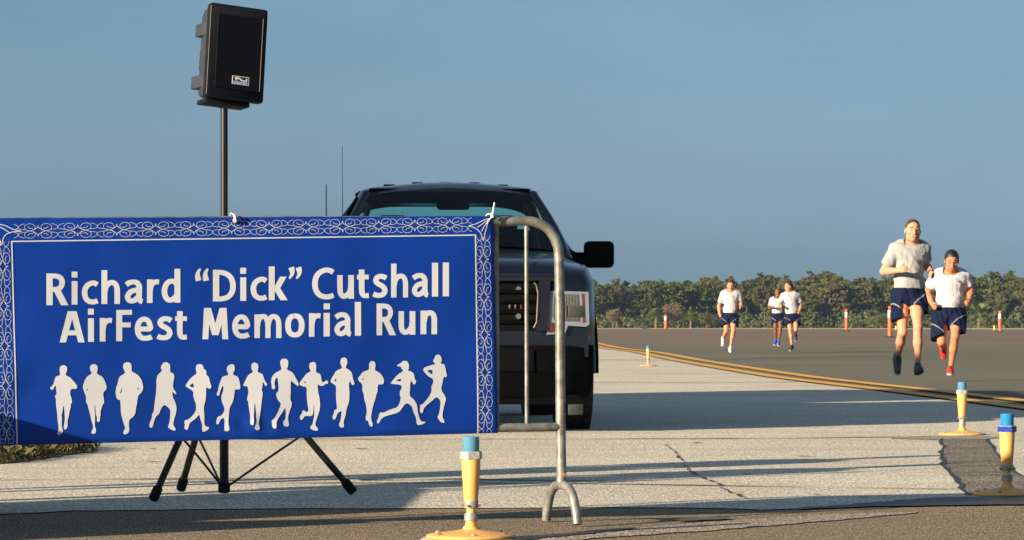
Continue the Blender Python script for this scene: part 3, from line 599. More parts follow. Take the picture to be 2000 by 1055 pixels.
def edge_light(px, top, base, label, shade=False, taped=False, rot=0.0):
    g = G(px, base); root = empty('taxiway_light', g, (0, 0, rot)); tag(root, label, 'taxiway light', 'blue taxiway edge lights on yellow stems')
    n = 48
    b = MB(); b.lathe([(.0, .0), (.155, .0), (.158, .004), (.155, .010), (.148, .013), (.10, .018), (.045, .026), (.030, .030), (.026, .040)], n); b.build('base_plate', m_ypaint, root, 40)
    for k in range(6):
        a = k*math.pi/3+.3; bb = MB(); bb.lathe([(.007, .0), (.007, .005), (.004, .007)], 6, (.132*math.cos(a), .132*math.sin(a), .014)); bb.build('bolt', m_rust if k % 2 else m_grey_al, root, 30)
    d = MB(); d.lathe([(.175, -.03), (.178, -.006), (.170, -.001), (.0, -.001)], n); tag(d.build('mounting_disc', m_conc, root, 40))
    s = MB(); s.lathe([(.021, .036), (.021, .050), (.0185, .052), (.0185, .082), (.0165, .084), (.0165, .103), (.021, .105)], 24); s.build('stem', m_ypaint, root, 40)
    s = MB(); s.lathe([(.0245, .060), (.0245, .082), (.0228, .086)], 12); s.build('lower_coupling', m_tape, root, 40)
    s = MB(); s.lathe([(.0225, .104), (.0235, .118), (.0262, .150), (.0295, .196), (.0325, .233), (.0325, .236), (.0312, .2365), (.0322, .237), (.0335, .270), (.0335, .276)], 36); s.build('column', m_ypaint, root, 40)
    s = MB(); s.lathe([(.0258, .106), (.0268, .124), (.0262, .128)], 10); s.build('upper_coupling', m_tape, root, 40)
    for a in (-2.2, -.6, .9, 2.5): MB().tube([(.026*math.cos(a), .026*math.sin(a), .1125), (.034*math.cos(a), .034*math.sin(a), .1125)], .0045, 6).build('set_screw', m_rust, root, 30)
    s = MB(); s.lathe([(.030, .272), (.0405, .276), (.0405, .298), (.036, .302), (.030, .303)], 6 if not shade else 6); s.build('collar', [m_grey_al], root, 30)
    if taped:
        s = MB(); s.lathe([(.0415, .276), (.0415, .299)], 6, cap=False); 
        o = s.build('collar_tape', m_tapeb, root, 30)
        bm = bmesh.new(); bm.from_mesh(o.data); bmesh.ops.delete(bm, geom=[f for f in bm.faces if f.calc_center_median().x > .004], context='FACES'); bm.to_mesh(o.data); bm.free()
    s = MB(); pr = [(.0285, .300), (.0295, .304), (.0292, .350), (.0280, .3545), (.0, .3555)]
    inn = [(.0, .3525), (.0262, .3515), (.0270, .348), (.0272, .306), (.0265, .3015)]
    s.lathe(pr, 36, cap=False); s.lathe(inn, 36, cap=False)
    o = s.build('lens', m_glassd if shade else m_glass, root, 45)
    s = MB(); s.lathe([(.012, .300), (.012, .322), (.009, .334), (.003, .338)], 20); s.build('bulb', m_lampcore, root, 45)
    # drying glue drips at the top of the lens, a small prism seat
    s = MB(); s.lathe([(.024, .3515), (.006, .338), (.001, .335)], 24); s.build('lens_seat', m_glassd, root, 60)
    return root
edge_light(920, 856, 1050, 'nearest yellow taxiway light with pale blue lens, in front of the banner', rot=.3)
edge_light(1879, 745, 849, 'yellow taxiway light standing at the far end of the dark gravel trench', rot=.1)
edge_light(1967, 808, 966, 'taxiway light with deep blue lens and blue tape on its collar, at the right edge', shade=True, taped=True, rot=.9)
edge_light(1266, 678, 714.5, 'small distant yellow taxiway light beside the double yellow line', rot=.5)

# ------------------------------------------------------------------ loudspeaker on its stand
m_blackp = simple('matt_black_plastic', (.0025, .0045, .009), .7, var=.2, bump=.15, bs=200); m_blackp.node_tree.nodes['Principled BSDF'].inputs['Specular IOR Level'].default_value = .2
m_blacks = simple('satin_black_steel', (.006, .006, .006), .45, .2, var=.2)
m_grille = NT('black_speaker_grille'); _v = m_grille.n('ShaderNodeTexVoronoi'); _v.inputs['Scale'].default_value = 170; m_grille.l(m_grille.tc.outputs['Object'], _v.inputs[0])
m_grille.bump(_v.outputs[0], .5, .002); m_grille.set(Base_Color=(.002, .003, .006), Roughness=.8); m_grille.b.inputs['Specular IOR Level'].default_value = .12; m_grille = m_grille.mat
m_cab = simple('dark_slate_cabinet', (.016, .024, .033), .6, var=.2, bump=.3, bs=150)
C0 = Vector((-1.243, 14.37, 0))
st = empty('speaker_stand', C0); tag(st, 'black tripod speaker stand with legs spread behind the banner', 'speaker stand')
MB().tube([(0, 0, .018), (0, 0, 1.02)], .0195, 20).build('lower_tube', m_blacks, st, 40)
o = MB().tube([(0, 0, 1.02), (0, 0, 1.70)], .0158, 20); o.build('upper_tube', m_blacks, st, 40)
MB().lathe([(.026, .98), (.028, 1.0), (.028, 1.05), (.02, 1.06)], 20).build('height_clamp', m_blackp, st, 40)
MB().tube([(.025, 0, 1.02), (.06, -.01, 1.02)], .008, 10).build('clamp_knob', m_blackp, st, 40)
MB().lathe([(.03, .60), (.034, .61), (.034, .67), (.03, .68)], 20).build('leg_hub', m_blackp, st, 40)
MB().lathe([(.022, .02), (.026, .025), (.026, .06), (.022, .065)], 20).build('brace_hub', m_blackp, st, 40)
feet = [Vector((-1.502-C0.x, 13.97-C0.y, 0)), Vector((-1.47-C0.x, 14.80-C0.y, 0)), Vector((-.70-C0.x, 14.55-C0.y, 0))]
for f in feet:
    d = f.normalized(); top = d*.032+Vector((0, 0, .64)); bot = f+Vector((0, 0, .022))
    lg = MB().tube([top, top.lerp(bot, .95)], .0150, 16).build('leg', m_blacks, st, 40)
    a = top.lerp(bot, .935); b = bot+(bot-top).normalized()*.012
    MB().tube([a, a.lerp(b, .12), b.lerp(a, .1), b], [.0165, .0215, .022, .019], 14).build('rubber_foot', m_blackp, lg, 40)
    mid = top.lerp(bot, .60)
    for s_ in (1,):
        sd = Vector((-d.y, d.x, 0))*s_*.004
        MB().tube([Vector((0, 0, .05))+d*.022+sd, (Vector((0, 0, .05))+mid)/2+sd+Vector((0, 0, -.006)), mid+sd], .0052, 8).build('brace', m_blacks, st, 40)

sp = empty('loudspeaker', C0+Vector((0, 0, 1.70)))
tag(sp, 'black portable loudspeaker with small blue and white badge, tilted on top of the stand', 'loudspeaker')
# cabinet frame: w to the right of its face, h up, n out of the face
yaw = R(27); M3 = (Matrix.Rotation(yaw, 4, 'Z') @ Matrix.Rotation(R(5.0), 4, 'Y') @ Matrix.Rotation(R(-4), 4, 'X'))
cc = P(459.5, 105, 14.20)-Vector(sp.location)
CM = Matrix.Translation(cc) @ M3
Wd, Ht = .264, .406
def lof(name, secs, mat, parent, sm=35):         # secs: list of (y, halfw, halfh, cx, corner)
    mb = MB(); n = 0; rows = []
    for y, hw, hh, cx, c in secs:
        pts = []
        for sx, sz, a0 in ((1, 1, 0), (-1, 1, 90), (-1, -1, 180), (1, -1, 270)):
            for k in range(4):
                a = R(a0+k*30); pts.append(CM @ Vector((cx+sx*(hw-c)+c*math.cos(a), y, sz*(hh-c)+c*math.sin(a))))
        rows.append(pts)
    vs = [p for r in rows for p in r]; m = 16; fs = []
    for i in range(len(rows)-1):
        for k in range(m): fs.append((i*m+k, i*m+(k+1) % m, (i+1)*m+(k+1) % m, (i+1)*m+k))
    fs.append(tuple(range(m))); fs.append(tuple(range((len(rows)-1)*m, len(rows)*m)))
    mb.add(vs, fs); return mb.build(name, mat, parent, sm)
lof('front_baffle', [(-.022, Wd/2-.006, Ht/2-.006, 0, .010), (-.018, Wd/2, Ht/2, 0, .012), (.012, Wd/2, Ht/2, 0, .012), (.014, Wd/2-.003, Ht/2-.003, 0, .012)], m_blackp, sp)
lof('cabinet', [(.013, Wd/2-.008, Ht/2-.006, 0, .012), (.075, Wd/2-.012, Ht/2-.012, 0, .014), (.14, Wd/2-.028, Ht/2-.02, 0, .02), (.205, Wd/2-.078, Ht/2-.028, 0, .03), (.235, Wd/2-.11, Ht/2-.06, 0, .03)], m_cab, sp)
lof('grille', [(-.0225, .101, .160, .004, .006), (-.0265, .099, .158, .004, .006)], m_grille, sp)
g = MB(); 
def strip(p0, p1, r, mat, name, parent=sp): MB().tube([CM@Vector(p0), CM@Vector(p1)], r, 8).build(name, mat, parent, 40)
m_edge = simple('worn_bright_edge', (.20, .18, .155), .6)
strip((.1095, -.0262, -.155), (.1095, -.0262, .160), .0009, m_edge, 'trim_strip')
strip((-Wd/2+.002, -.0215, -Ht/2+.012), (-Wd/2+.002, -.0215, Ht/2-.012), .0010, m_edge, 'trim_strip')
# side ribs and latches seen on the left
for z0, z1, d0, d1 in ((.075, .130, .04, .145), (-.150, -.095, .04, .160)):
    mb = MB(); mb.box((0, 0, 0), (.034, d1-d0, z1-z0), Matrix.Rotation(R(6), 3, 'Z'), .004)
    q = mb.build('side_rib', m_cab, sp, 35); q.data.transform(CM @ Matrix.Translation((-Wd/2+.022, (d0+d1)/2, (z0+z1)/2))); 
mb = MB().box((0, 0, 0), (Wd-.06, .10, .020), None, .004).build('mounting_foot', m_blackp, sp, 35); mb.data.transform(CM @ Matrix.Translation((-.020, .055, -Ht/2-.010)))
mb = MB().lathe([(.022, -.03), (.024, 0), (.024, .03)], 20).build('pole_socket', m_blackp, sp, 35); mb.data.transform(Matrix.Translation((0, 0, .01)))
# handle at the back
hd = MB(); hd.tube([CM@Vector(p) for p in ((-.04, .23, -.05), (-.05, .262, -.04), (-.05, .262, .04), (-.04, .23, .05))], .008, 8); hd.build('handle', m_blackp, sp, 40)
# badge
m_bw = simple('badge_white', (.62, .62, .60), .4, var=0); m_bb = simple('badge_blue', (.01, .13, .60), .4, var=0); m_bk = simple('badge_black', (.006, .006, .008), .4, var=0)
bx, bz = .020, -.118
bd = MB().box((0, 0, 0), (.078, .0016, .036), None, .0005).build('badge', m_bw, sp); bd.data.transform(CM @ Matrix.Translation((bx, -.0275, bz)))
def badge(poly, mat, lift):
    v, t = tri_poly(poly); b = MB(); b.add([CM@Vector((bx+x/1000, -.0285-lift, bz+z/1000)) for x, z in v], [tuple(i) for i in t]); b.build('badge_print', mat, bd, fix=False)
badge([(-36, -4), (36, -4), (36, 15.5), (-36, 15.5)], m_bk, 0)
badge([(-36, -16), (36, -16), (36, -4.6), (-36, -4.6)], m_bb, 0)
badge([(-29, 10), (-22, 13.5), (-6, 12), (8, 3), (22, 2), (24, 11), (30, 11.5), (29, -2.5), (5, -2.5), (-9, 5), (-18, 6), (-16, -1), (-24, -2.5), (-25, 4)], m_bw, .0006)
GLB = {'A': ['010', '101', '111', '101'], 'N': ['101', '111', '111', '101'], 'C': ['111', '100', '100', '111'], 'H': ['101', '111', '101', '101'], 'O': ['111', '101', '101', '111'], 'R': ['110', '101', '110', '101']}
bt = MB()
for i, ch in enumerate('ANCHOR'):
    for r_, row in enumerate(GLB[ch]):
        for c_, v in enumerate(row):
            if v == '1':
                x = -30+i*10.4+c_*2.6; z = -6.2-r_*2.2
                bt.add([CM@Vector((bx+a/1000, -.0289, bz+b/1000)) for a, b in ((x, z), (x+2.4, z), (x+2.4, z-2.1), (x, z-2.1))], [(0, 1, 2, 3)])
bt.build('badge_lettering', m_bw, bd, fix=False)

# ------------------------------------------------------------------ far markers and boxes
m_or = simple('fluorescent_orange_plastic', (.95, .115, .03), .45, var=.08)
m_refl = simple('white_reflective_band', (.85, .80, .78), .4, var=.05)
m_rub = simple('black_rubber', (.02, .02, .02), .8)
def post(px, top, base, hide, label, w):
    g = G(px, base); h = (base-top)*g.y/F_PX; r = w*g.y/F_PX/2
    root = empty('delineator_post', g, (0, 0, .2)); tag(root, label, 'delineator post', 'orange delineator posts along the far taxiway')
    MB().lathe([(r, .04*h), (r, .40*h), (r*.96, .70*h), (r*.96, .885*h)], 20).build('post', m_or, root, 40)
    MB().lathe([(r*.96, .885*h), (r*.75, .90*h), (r*.62, .92*h), (r*.9, .94*h), (r*.85, .985*h), (r*.5, h)], 20).build('grip', m_or, root, 40)
    MB().lathe([(r*1.03, .63*h), (r*1.03, .72*h)], 20).build('reflective_band', m_refl, root, 40)
    MB().lathe([(r*1.03, .74*h), (r*1.03, .86*h)], 20).build('reflective_band', m_refl, root, 40)
    MB().lathe([(r*3.0, 0), (r*3.0, .012*h), (r*2.4, .03*h), (r*1.1, .045*h)], 8).build('rubber_base', m_rub, root, 30)
post(1300, 615, 643.5, 0, 'distant orange delineator post in front of the tan bush', 5.0)
post(1653, 604, 646.5, 0, 'orange delineator post alone in the gap between the runners', 5.2)
post(1738, 598, 659, 0, 'nearest orange delineator post, beside the leg of the grey shirted runner', 7.6)
post(1953, 607, 648, 0, 'orange delineator post at the right end of the treeline', 5.6)
def far_box(name, x0, x1, y0, y1, base, mat, label, cat):
    g = G((x0+x1)/2, base); k = g.y/F_PX; w = (x1-x0)*k; h = (y1-y0)*k; root = empty(name, g); tag(root, label, cat)
    z0 = (base-y1)*k
    MB().box((0, 0, z0+h/2), (w, .35*min(w, 2), h), None, .02*min(w, 2)).build('panel', mat, root)
    for s_ in (-1, 1): MB().box((s_*w*.35, 0, (z0+.05)/2), (.08, .08, z0+.06)).build('post', m_rub, root)
m_dark = simple('dark_sign_back', (.02, .028, .028), .7)
far_box('taxiway_sign', 1878, 1899, 630.5, 641, 642.5, m_dark, 'dark backed taxiway sign low on the verge beside the white shirted runner', 'airfield sign')
far_box('taxiway_sign', 1255.5, 1264.5, 635, 642.5, 643.5, m_dark, 'small dark backed sign on the verge left of the far orange post', 'airfield sign')
m_pink = simple('faded_red_plastic', (.50, .10, .09), .7); 
def cushion():
    g = G(1157, 642.5); k = g.y/F_PX; root = empty('plastic_barrier', g); tag(root, 'faded red plastic road barrier on the verge by the truck fender', 'road barrier')
    MB().prism([(-6*k, 0), (6*k, 0), (5*k, 3*k), (2*k, 6.5*k), (-3*k, 6.5*k), (-6*k, 4*k)], -.3, .3).build('shell', m_pink, root)
cushion()
m_ym = simple('yellow_marker_paint', (.85, .55, .06), .5)
for px, y0, y1, lb in ((1750, 636.5, 644, 'short yellow marker stub on the verge behind the grey shirted runner'), (1942, 636, 644.5, 'short yellow marker stub on the verge left of the right orange post')):
    g = G(px, y1); k = g.y/F_PX; root = empty('marker_stub', g); tag(root, lb, 'marker')
    MB().lathe([(1.6*k, 0), (1.4*k, .85*(y1-y0)*k), (1.0*k, (y1-y0)*k)], 12).build('stub', m_ym, root, 40)
    MB().lathe([(2.4*k, 0), (2.4*k, .3*k), (1.6*k, .8*k)], 12).build('base', m_ym, root, 40)
m_bench = simple('grey_weathered_boards', (.18, .17, .15), .8)
for x0, x1, lb in ((1690, 1709, 'low grey barricade rail on the verge, left one of the pair'), (1712, 1729, 'low grey barricade rail on the verge, right one of the pair')):
    g = G((x0+x1)/2, 639.5); k = g.y/F_PX; w = (x1-x0)*k; root = empty('low_barricade', g); tag(root, lb, 'barricade')
    MB().box((0, 0, 3.0*k), (w, .2, 2.0*k)).build('rail', m_bench, root)
    for s_ in (-.45, 0, .45): MB().box((s_*w, 0, 1.2*k), (.15, .5, 2.4*k)).build('leg', m_bench, root)

# ------------------------------------------------------------------ unseen things added past the left edge to cast shadows over the apron
m_jer = simple('white_added_barrier_plastic', (.55, .54, .50), .5, var=.1)
def added_road_barrier(loc, ang, L, h, label):
    root = empty('added_road_barrier', loc, (0, 0, ang)); tag(root, label, 'road barrier')
    MB().prism([(0, 0), (0, .10), (-.04, h), (.04-L, h), (-L, .10), (-L, 0)], -.12, .12).build('shell', m_jer, root, 30)
    for sy in (-1, 1): MB().prism([(-.02, 0), (-.02, .16), (.02-L, .16), (.02-L, 0)], sy*.121, sy*.22).build('skirt', m_jer, root, 30)
    for xx in (-.3*L, -.7*L): MB().lathe([(.05, h+.001), (.05, h+.025), (.03, h+.03)], 16, (xx, 0, 0)).build('filler_cap', m_or, root, 30)
added_road_barrier((-2.30, 11.27, 0), .25, 2.04, .62, 'unseen low white plastic road barrier added for its shadow, in front of the banner end')
added_road_barrier((-2.45, 11.78, 0), R(-92), 1.85, .66, 'unseen white plastic road barrier added for its shadow, behind the banner end and running away')
# unseen box trailers added to throw shade over the truck and the far apron
m_box = simple('grey_added_trailer_panels', (.22, .23, .24), .5, var=.08)
def trailer(x1, y0, y1, h, label):
    root = empty('added_box_trailer', (x1-1.15, (y0+y1)/2, 0)); tag(root, label, 'trailer'); L = y1-y0
    MB().box((0, 0, (h+.55)/2), (2.3, L, h-.55), None, .04).build('box_body', m_box, root, 30)
    MB().box((0, 0, .47), (2.0, L-.3, .14)).build('chassis', m_trim0, root)
    MB().box((1.16, 0, .75), (.02, L-.2, .10)).build('side_rail', m_trim0, root)
    for sx in (-1, 1):
        for yy in (-.9, .1):
            w = MB(); w.lathe([(.0, -.11), (.30, -.11), (.36, -.09), (.37, 0), (.36, .09), (.30, .11), (.0, .11)], 28); o = w.build('wheel', m_rub, root, 35)
            o.matrix_basis = Matrix.Translation((sx*.98, yy-.4, .37)) @ Matrix.Rotation(R(90), 4, 'Y')
    MB().box((0, 0, .2), (.8, L-.6, .36)).build('side_skirt', m_trim0, root)
m_trim0 = m_rub
trailer(-5.0, 19.0, 22.75, 3.95, 'grey box trailer added unseen at left for its shadow, the one nearer the camera')
trailer(-5.0, 25.1, 28.9, 3.72, 'grey box trailer added unseen at left for its shadow, the one farther away')
# ------------------------------------------------------------------ pickup truck facing the camera behind the banner
m_paint = NT('dark_navy_car_paint'); m_paint.set(Base_Color=(.002, .0035, .009), Roughness=.3, Metallic=.0)
m_paint.b.inputs['Coat Weight'].default_value = .45; m_paint.b.inputs['Coat Roughness'].default_value = .05
m_paint.bump(m_paint.noise(9, 2), .05, .004); m_paint = m_paint.mat
m_trim = simple('black_moulded_trim', (.0012, .0014, .002), .85, var=.2, bump=.2, bs=200); m_trim.node_tree.nodes['Principled BSDF'].inputs['Specular IOR Level'].default_value = .06
m_inner = simple('dark_interior_trim', (.0022, .0025, .003), .9, var=.2); m_inner.node_tree.nodes['Principled BSDF'].inputs['Specular IOR Level'].default_value = .1
m_tyre = simple('tyre_rubber', (.014, .013, .012), .85, var=.3, vs=20)
m_rim = simple('grey_steel_rim', (.18, .18, .18), .4, .7)
m_wglass = NT('teal_tinted_windscreen'); _t = m_wglass.n('ShaderNodeBsdfTransparent'); _t.inputs[0].default_value = (.56, .86, .83, 1)
_g = m_wglass.n('ShaderNodeBsdfGlossy'); _g.inputs['Roughness'].default_value = .02; _f = m_wglass.n('ShaderNodeFresnel'); _f.inputs[0].default_value = 1.45
_m = m_wglass.n('ShaderNodeMixShader'); m_wglass.l(_f.outputs[0], _m.inputs[0]); m_wglass.l(_t.outputs[0], _m.inputs[1]); m_wglass.l(_g.outputs[0], _m.inputs[2]); m_wglass.l(_m.outputs[0], m_wglass.out.inputs[0]); m_wglass = m_wglass.mat
m_lampw = simple('chrome_lamp_surround', (.17, .205, .25), .35, .2, var=.05)
m_lampd = NT('fluted_lamp_reflector'); _w = m_lampd.n('ShaderNodeTexWave'); _w.inputs['Scale'].default_value = 30; _w.inputs['Distortion'].default_value = 1.5; m_lampd.l(m_lampd.tc.outputs['Object'], _w.inputs[0])
m_lampd.set(Base_Color=m_lampd.mix(_w.outputs[0], (.05, .05, .05), (.13, .14, .14)), Roughness=.35, Metallic=.4); m_lampd.bump(_w.outputs[0], .8, .01); m_lampd = m_lampd.mat
m_amber = simple('amber_lamp_lens', (.08, .018, .005), .2, var=.3, vs=30, coat=.5)
m_redl = simple('red_side_reflector', (.11, .018, .016), .4)
m_brown = simple('tan_seat_belt', (.20, .15, .10), .8)
tr = empty('pickup_truck', (-.335, 22.85, 0), (0, 0, R(3.4)))
tag(tr, 'dark navy pickup truck facing forward, parked behind the barrier', 'pickup truck')
def loft(name, secs, mat, caps=True, sm=40, parent=tr, inset=None):
    # secs: list of (y, [(x,z)...]) half profiles from bottom outside to top centre, mirrored
    rows = []
    for y, hp in secs:
        full = [(x, y if not callable(y) else y(x), z) for x, z in hp]+[(-x, y, z) for x, z in reversed(hp) if x > 1e-6]
        rows.append([Vector(p) for p in full])
    m = len(rows[0]); vs = [p for r in rows for p in r]; fs = []
    for i in range(len(rows)-1):
        for k in range(m-1): fs.append((i*m+k, i*m+k+1, (i+1)*m+k+1, (i+1)*m+k))
        fs.append((i*m+m-1, i*m, (i+1)*m, (i+1)*m+m-1))
    if caps: fs.append(tuple(range(m))); fs.append(tuple(range((len(rows)-1)*m, len(rows)*m)))
    mb = MB(); mb.add(vs, fs); return mb.build(name, mat, parent, sm)
# lower body with bonnet; profile points: sill, side, belt, wing edge, bonnet edge, bulge, centre
def hp(w, zs, zb, zw, zh, wh):
    w *= .978; return [(w-.05, zs), (w, zs+.12), (w+.008, (zs+zb)/2), (w-.004, zb), (w-.05, zw), (wh, zh-.015), (wh-.07, zh+.015), (wh-.20, zh+.022), (0, zh+.03)]
secs = [(.02, hp(.86, .52, .98, 1.03, 1.07, .70)), (.07, hp(.90, .50, 1.02, 1.09, 1.12, .72)), (.18, hp(.935, .50, 1.05, 1.125, 1.16, .74)), (.45, hp(.955, .50, 1.07, 1.15, 1.19, .75)),
        (.9, hp(.965, .60, 1.09, 1.17, 1.22, .76)), (1.35, hp(.960, .50, 1.11, 1.19, 1.255, .77)), (1.62, hp(.958, .45, 1.14, 1.20, 1.27, .80))]
loft('front_body', secs, m_paint)
def hp2(w, zs, zb):
    w *= .978; return [(w-.05, zs), (w, zs+.12), (w+.008, .8), (w-.002, zb-.05), (w-.05, zb), (w-.10, zb+.002), (w-.2, zb+.003), (.4, zb+.004), (0, zb+.005)]
loft('side_body', [(1.625, hp2(.958, .42, 1.20)), (2.6, hp2(.962, .42, 1.22)), (3.75, hp2(.962, .42, 1.22))], m_paint)
loft('cargo_bed', [(3.78, hp2(.962, .45, 1.30)), (5.6, hp2(.955, .50, 1.28)), (5.72, hp2(.94, .55, 1.27))], m_paint)
# greenhouse: roof shell, pillars, glass
def rp(w, z, crown): return [(w+.018, z-.07), (w+.012, z-.045), (w-.02, z-.012), (w-.09, z+.008), (w-.22, z+.02), (w-.45, z+crown*.85), (0, z+crown)]
loft('roof', [(2.22, rp(.60, 1.725, .046)), (2.32, rp(.64, 1.760, .046)), (2.55, rp(.675, 1.780, .048)), (3.0, rp(.685, 1.785, .048)), (3.5, rp(.68, 1.78, .046)), (3.72, rp(.66, 1.75, .042))], m_paint)
A0 = lambda s: Vector((s*.835, 1.50, 1.20)); A1 = lambda s: Vector((s*.628, 2.27, 1.72))
for s_ in (-1, 1):
    a, b = A0(s_), A1(s_)
    pts = []
    for t in range(7):
        q = a.lerp(b, t/6); q.x += s_*.030*math.sin(math.pi*t/6); pts.append(q)
    MB().tube(pts, [.045, .040, .036, .034, .033, .034, .038], 12).build('windscreen_pillar', m_paint, tr, 60)
    # rear cab pillar and door window frames
    MB().tube([(s_*.90, 3.55, 1.22), (s_*.77, 3.6, 1.55), (s_*.64, 3.62, 1.74)], [.07, .06, .05], 12).build('rear_pillar', m_paint, tr, 60)
    MB().tube([(s_*.915, 2.6, 1.22), (s_*.775, 2.62, 1.52), (s_*.655, 2.64, 1.75)], [.035, .032, .03], 10).build('middle_pillar', m_trim, tr, 60)
    w_ = MB(); w_.add([(s_*.925, 1.62, 1.22), (s_*.915, 2.58, 1.23), (s_*.665, 2.6, 1.735), (s_*.63, 2.32, 1.705)], [(0, 1, 2, 3)])
    w_.add([(s_*.915, 2.64, 1.23), (s_*.905, 3.5, 1.23), (s_*.655, 3.55, 1.735), (s_*.665, 2.66, 1.735)], [(0, 1, 2, 3)])
    w_.build('side_window', m_wglass, tr, fix=False)
    MB().box((s_*.90, 2.9, 1.0), (.05, 1.7, .40)).build('inner_door', m_inner, tr)
# windscreen, gently bowed
def glass(name, P00, P10, P01, P11, bow, mat, n=14, bowx=.0):
    vs = []; fs = []
    for j in range(n+1):
        for i in range(n+1):
            u = i/n; v = j/n; p = (P00.lerp(P10, u)).lerp(P01.lerp(P11, u), v); p = p+Vector((0, -bow*(1-(2*u-1)**2), 0)); vs.append(p)
    for j in range(n):
        for i in range(n): a = j*(n+1)+i; fs.append((a, a+1, a+n+2, a+n+1))
    b = MB(); b.add(vs, fs); return b.build(name, mat, tr, 60, fix=False)
glass('windscreen', Vector((-.82, 1.49, 1.21)), Vector((.82, 1.49, 1.21)), Vector((-.62, 2.28, 1.745)), Vector((.62, 2.28, 1.745)), .10, m_wglass)
# black ceramic band and roof lining seen through the glass
glass('sun_band', Vector((-.668, 2.19, 1.672)), Vector((.668, 2.19, 1.672)), Vector((-.63, 2.295, 1.742)), Vector((.63, 2.295, 1.742)), .10, m_inner)
MB().box((0, 2.95, 1.755), (1.22, 1.35, .03), None, .01).build('headliner', m_inner, tr)
# rear wall of the cab with its window opening: built round a rounded hole
rw_out = [(-.90, 1.20), (.90, 1.20), (.84, 1.50), (.67, 1.77), (-.67, 1.77), (-.84, 1.50)]
hole = smooth_loop([(-.78, 1.31), (.78, 1.31), (.74, 1.50), (.61, 1.695), (-.61, 1.695), (-.74, 1.50)], 3)
v, t = tri_poly(rw_out, [hole]); b = MB()
for yy in (3.64, 3.68): b.add([(x, yy, z) for x, z in v], [tuple(i) for i in t])
b.build('rear_wall', m_inner, tr, fix=False)
v, t = tri_poly(hole); MB().add([(x, 3.66, z) for x, z in v], [tuple(i) for i in t]).build('rear_window', m_wglass, tr, fix=False)
# interior: dash, seats, wheel, mirror
MB().box((0, 1.78, 1.16), (1.66, .50, .16), None, .05).build('dashboard', m_inner, tr, 40)
for sx in (-.42, .42):
    MB().box((sx, 2.75, 1.20), (.50, .16, .56), Matrix.Rotation(R(-12), 3, 'X'), .06).build('seat_back', m_inner, tr, 40)
    MB().box((sx, 2.83, 1.50), (.25, .10, .17), None, .045).build('headrest', m_inner, tr, 40)
MB().box((0, 3.5, 1.28), (1.5, .12, .10), None, .04).build('rear_bench', m_inner, tr, 40)
sw = MB(); sw.tube([(.42+.19*math.cos(a), 2.12+.07*math.sin(a), 1.265+.17*math.sin(a)) for a in [k*math.pi/16 for k in range(32)]], .014, 8, closed=True)
sw.build('steering_wheel', m_inner, tr, 50); MB().tube([(.42, 1.95, 1.2), (.42, 2.10, 1.25)], .035, 10).build('steering_column', m_inner, tr, 50)
MB().box((.02, 2.12, 1.635), (.245, .03, .066), None, .02).build('interior_mirror', m_trim, tr, 50); MB().tube([(.02, 2.12, 1.65), (.02, 2.16, 1.72)], .012, 8).build('mirror_stem', m_trim, tr, 50)
for s_ in (-1, 1): MB().tube([(s_*.60, 2.70, 1.66), (s_*.72, 2.72, 1.25)], .022, 8).build('seat_belt', m_brown, tr, 40)
# roof marker ribs
for k in range(7):
    x = -.66+.22*k; z = 1.828-.075*(x/.66)**4-.012*(x/.66)**2
    MB().box((x, 3.0+.1*math.cos(x*2), z+.011), (.085, .16, .022), None, .006).build('roof_marker', m_trim, tr, 40)
# wipers and cowl
MB().box((0, 1.50, 1.235), (1.56, .16, .05), None, .02).build('cowl', m_trim, tr, 40)
for x0, x1 in ((-.62, .02), (.66, .02)): MB().tube([(x0 if x0 < 0 else .05, 1.45, 1.285), (.3 if x0 > 0 else -.28, 1.50, 1.315), (.78 if x0 > 0 else -.7, 1.46, 1.275)], .009, 8).build('wiper', m_trim, tr, 50)
# bonnet bulge creases
for s_ in (-1, 1): MB().tube([(s_*.50, .12, 1.165), (s_*.46, .5, 1.208), (s_*.42, .95, 1.238), (s_*.40, 1.4, 1.268)], [.014, .022, .022, .012], 10).build('bonnet_crease', m_paint, tr, 60)
# grille
MB().prism([(-.60, .70), (.60, .70), (.62, 1.05), (-.62, 1.05)], .012, .04).build('grille_recess', m_inner, tr, 30)
gf = MB()
gf.box((0, -.005, 1.065), (1.30, .07, .05), None, .015); gf.build('grille_frame', m_paint, tr, 40)
for s_ in (-1, 1):
    MB().prism([(s_*.50, .70), (s_*.58, .70), (s_*.60, 1.05), (s_*.52, 1.05)], -.03, .02).build('grille_upright', m_paint, tr, 30)
    MB().tube([(s_*.485, -.025, .72), (s_*.505, -.032, .76), (s_*.515, -.032, .95), (s_*.503, -.025, 1.015), (s_*.485, -.02, 1.03)], .0085, 8).build('grille_trim', simple('smoked_chrome', (.07, .06, .05), .4, .4), tr, 50)
for z in (.76, .83, .90, .97): MB().box((0, .0, z), (1.0, .03, .026), None, .008).build('grille_bar', m_trim, tr, 30)
for x in (.32, .36, .40): MB().box((x, .006, .865), (.014, .012, .03), None, .003).build('grille_insert', m_amber if x > .38 else m_lampd, tr, 30)
for z in (.80, .985): MB().lathe([(.0, 0), (.02, 0), (.02, .02), (0, .02)], 12).build('horn', m_lampd, tr, 40).data.transform(Matrix.Translation((.38, .01, z)) @ Matrix.Rotation(R(90), 4, 'X'))
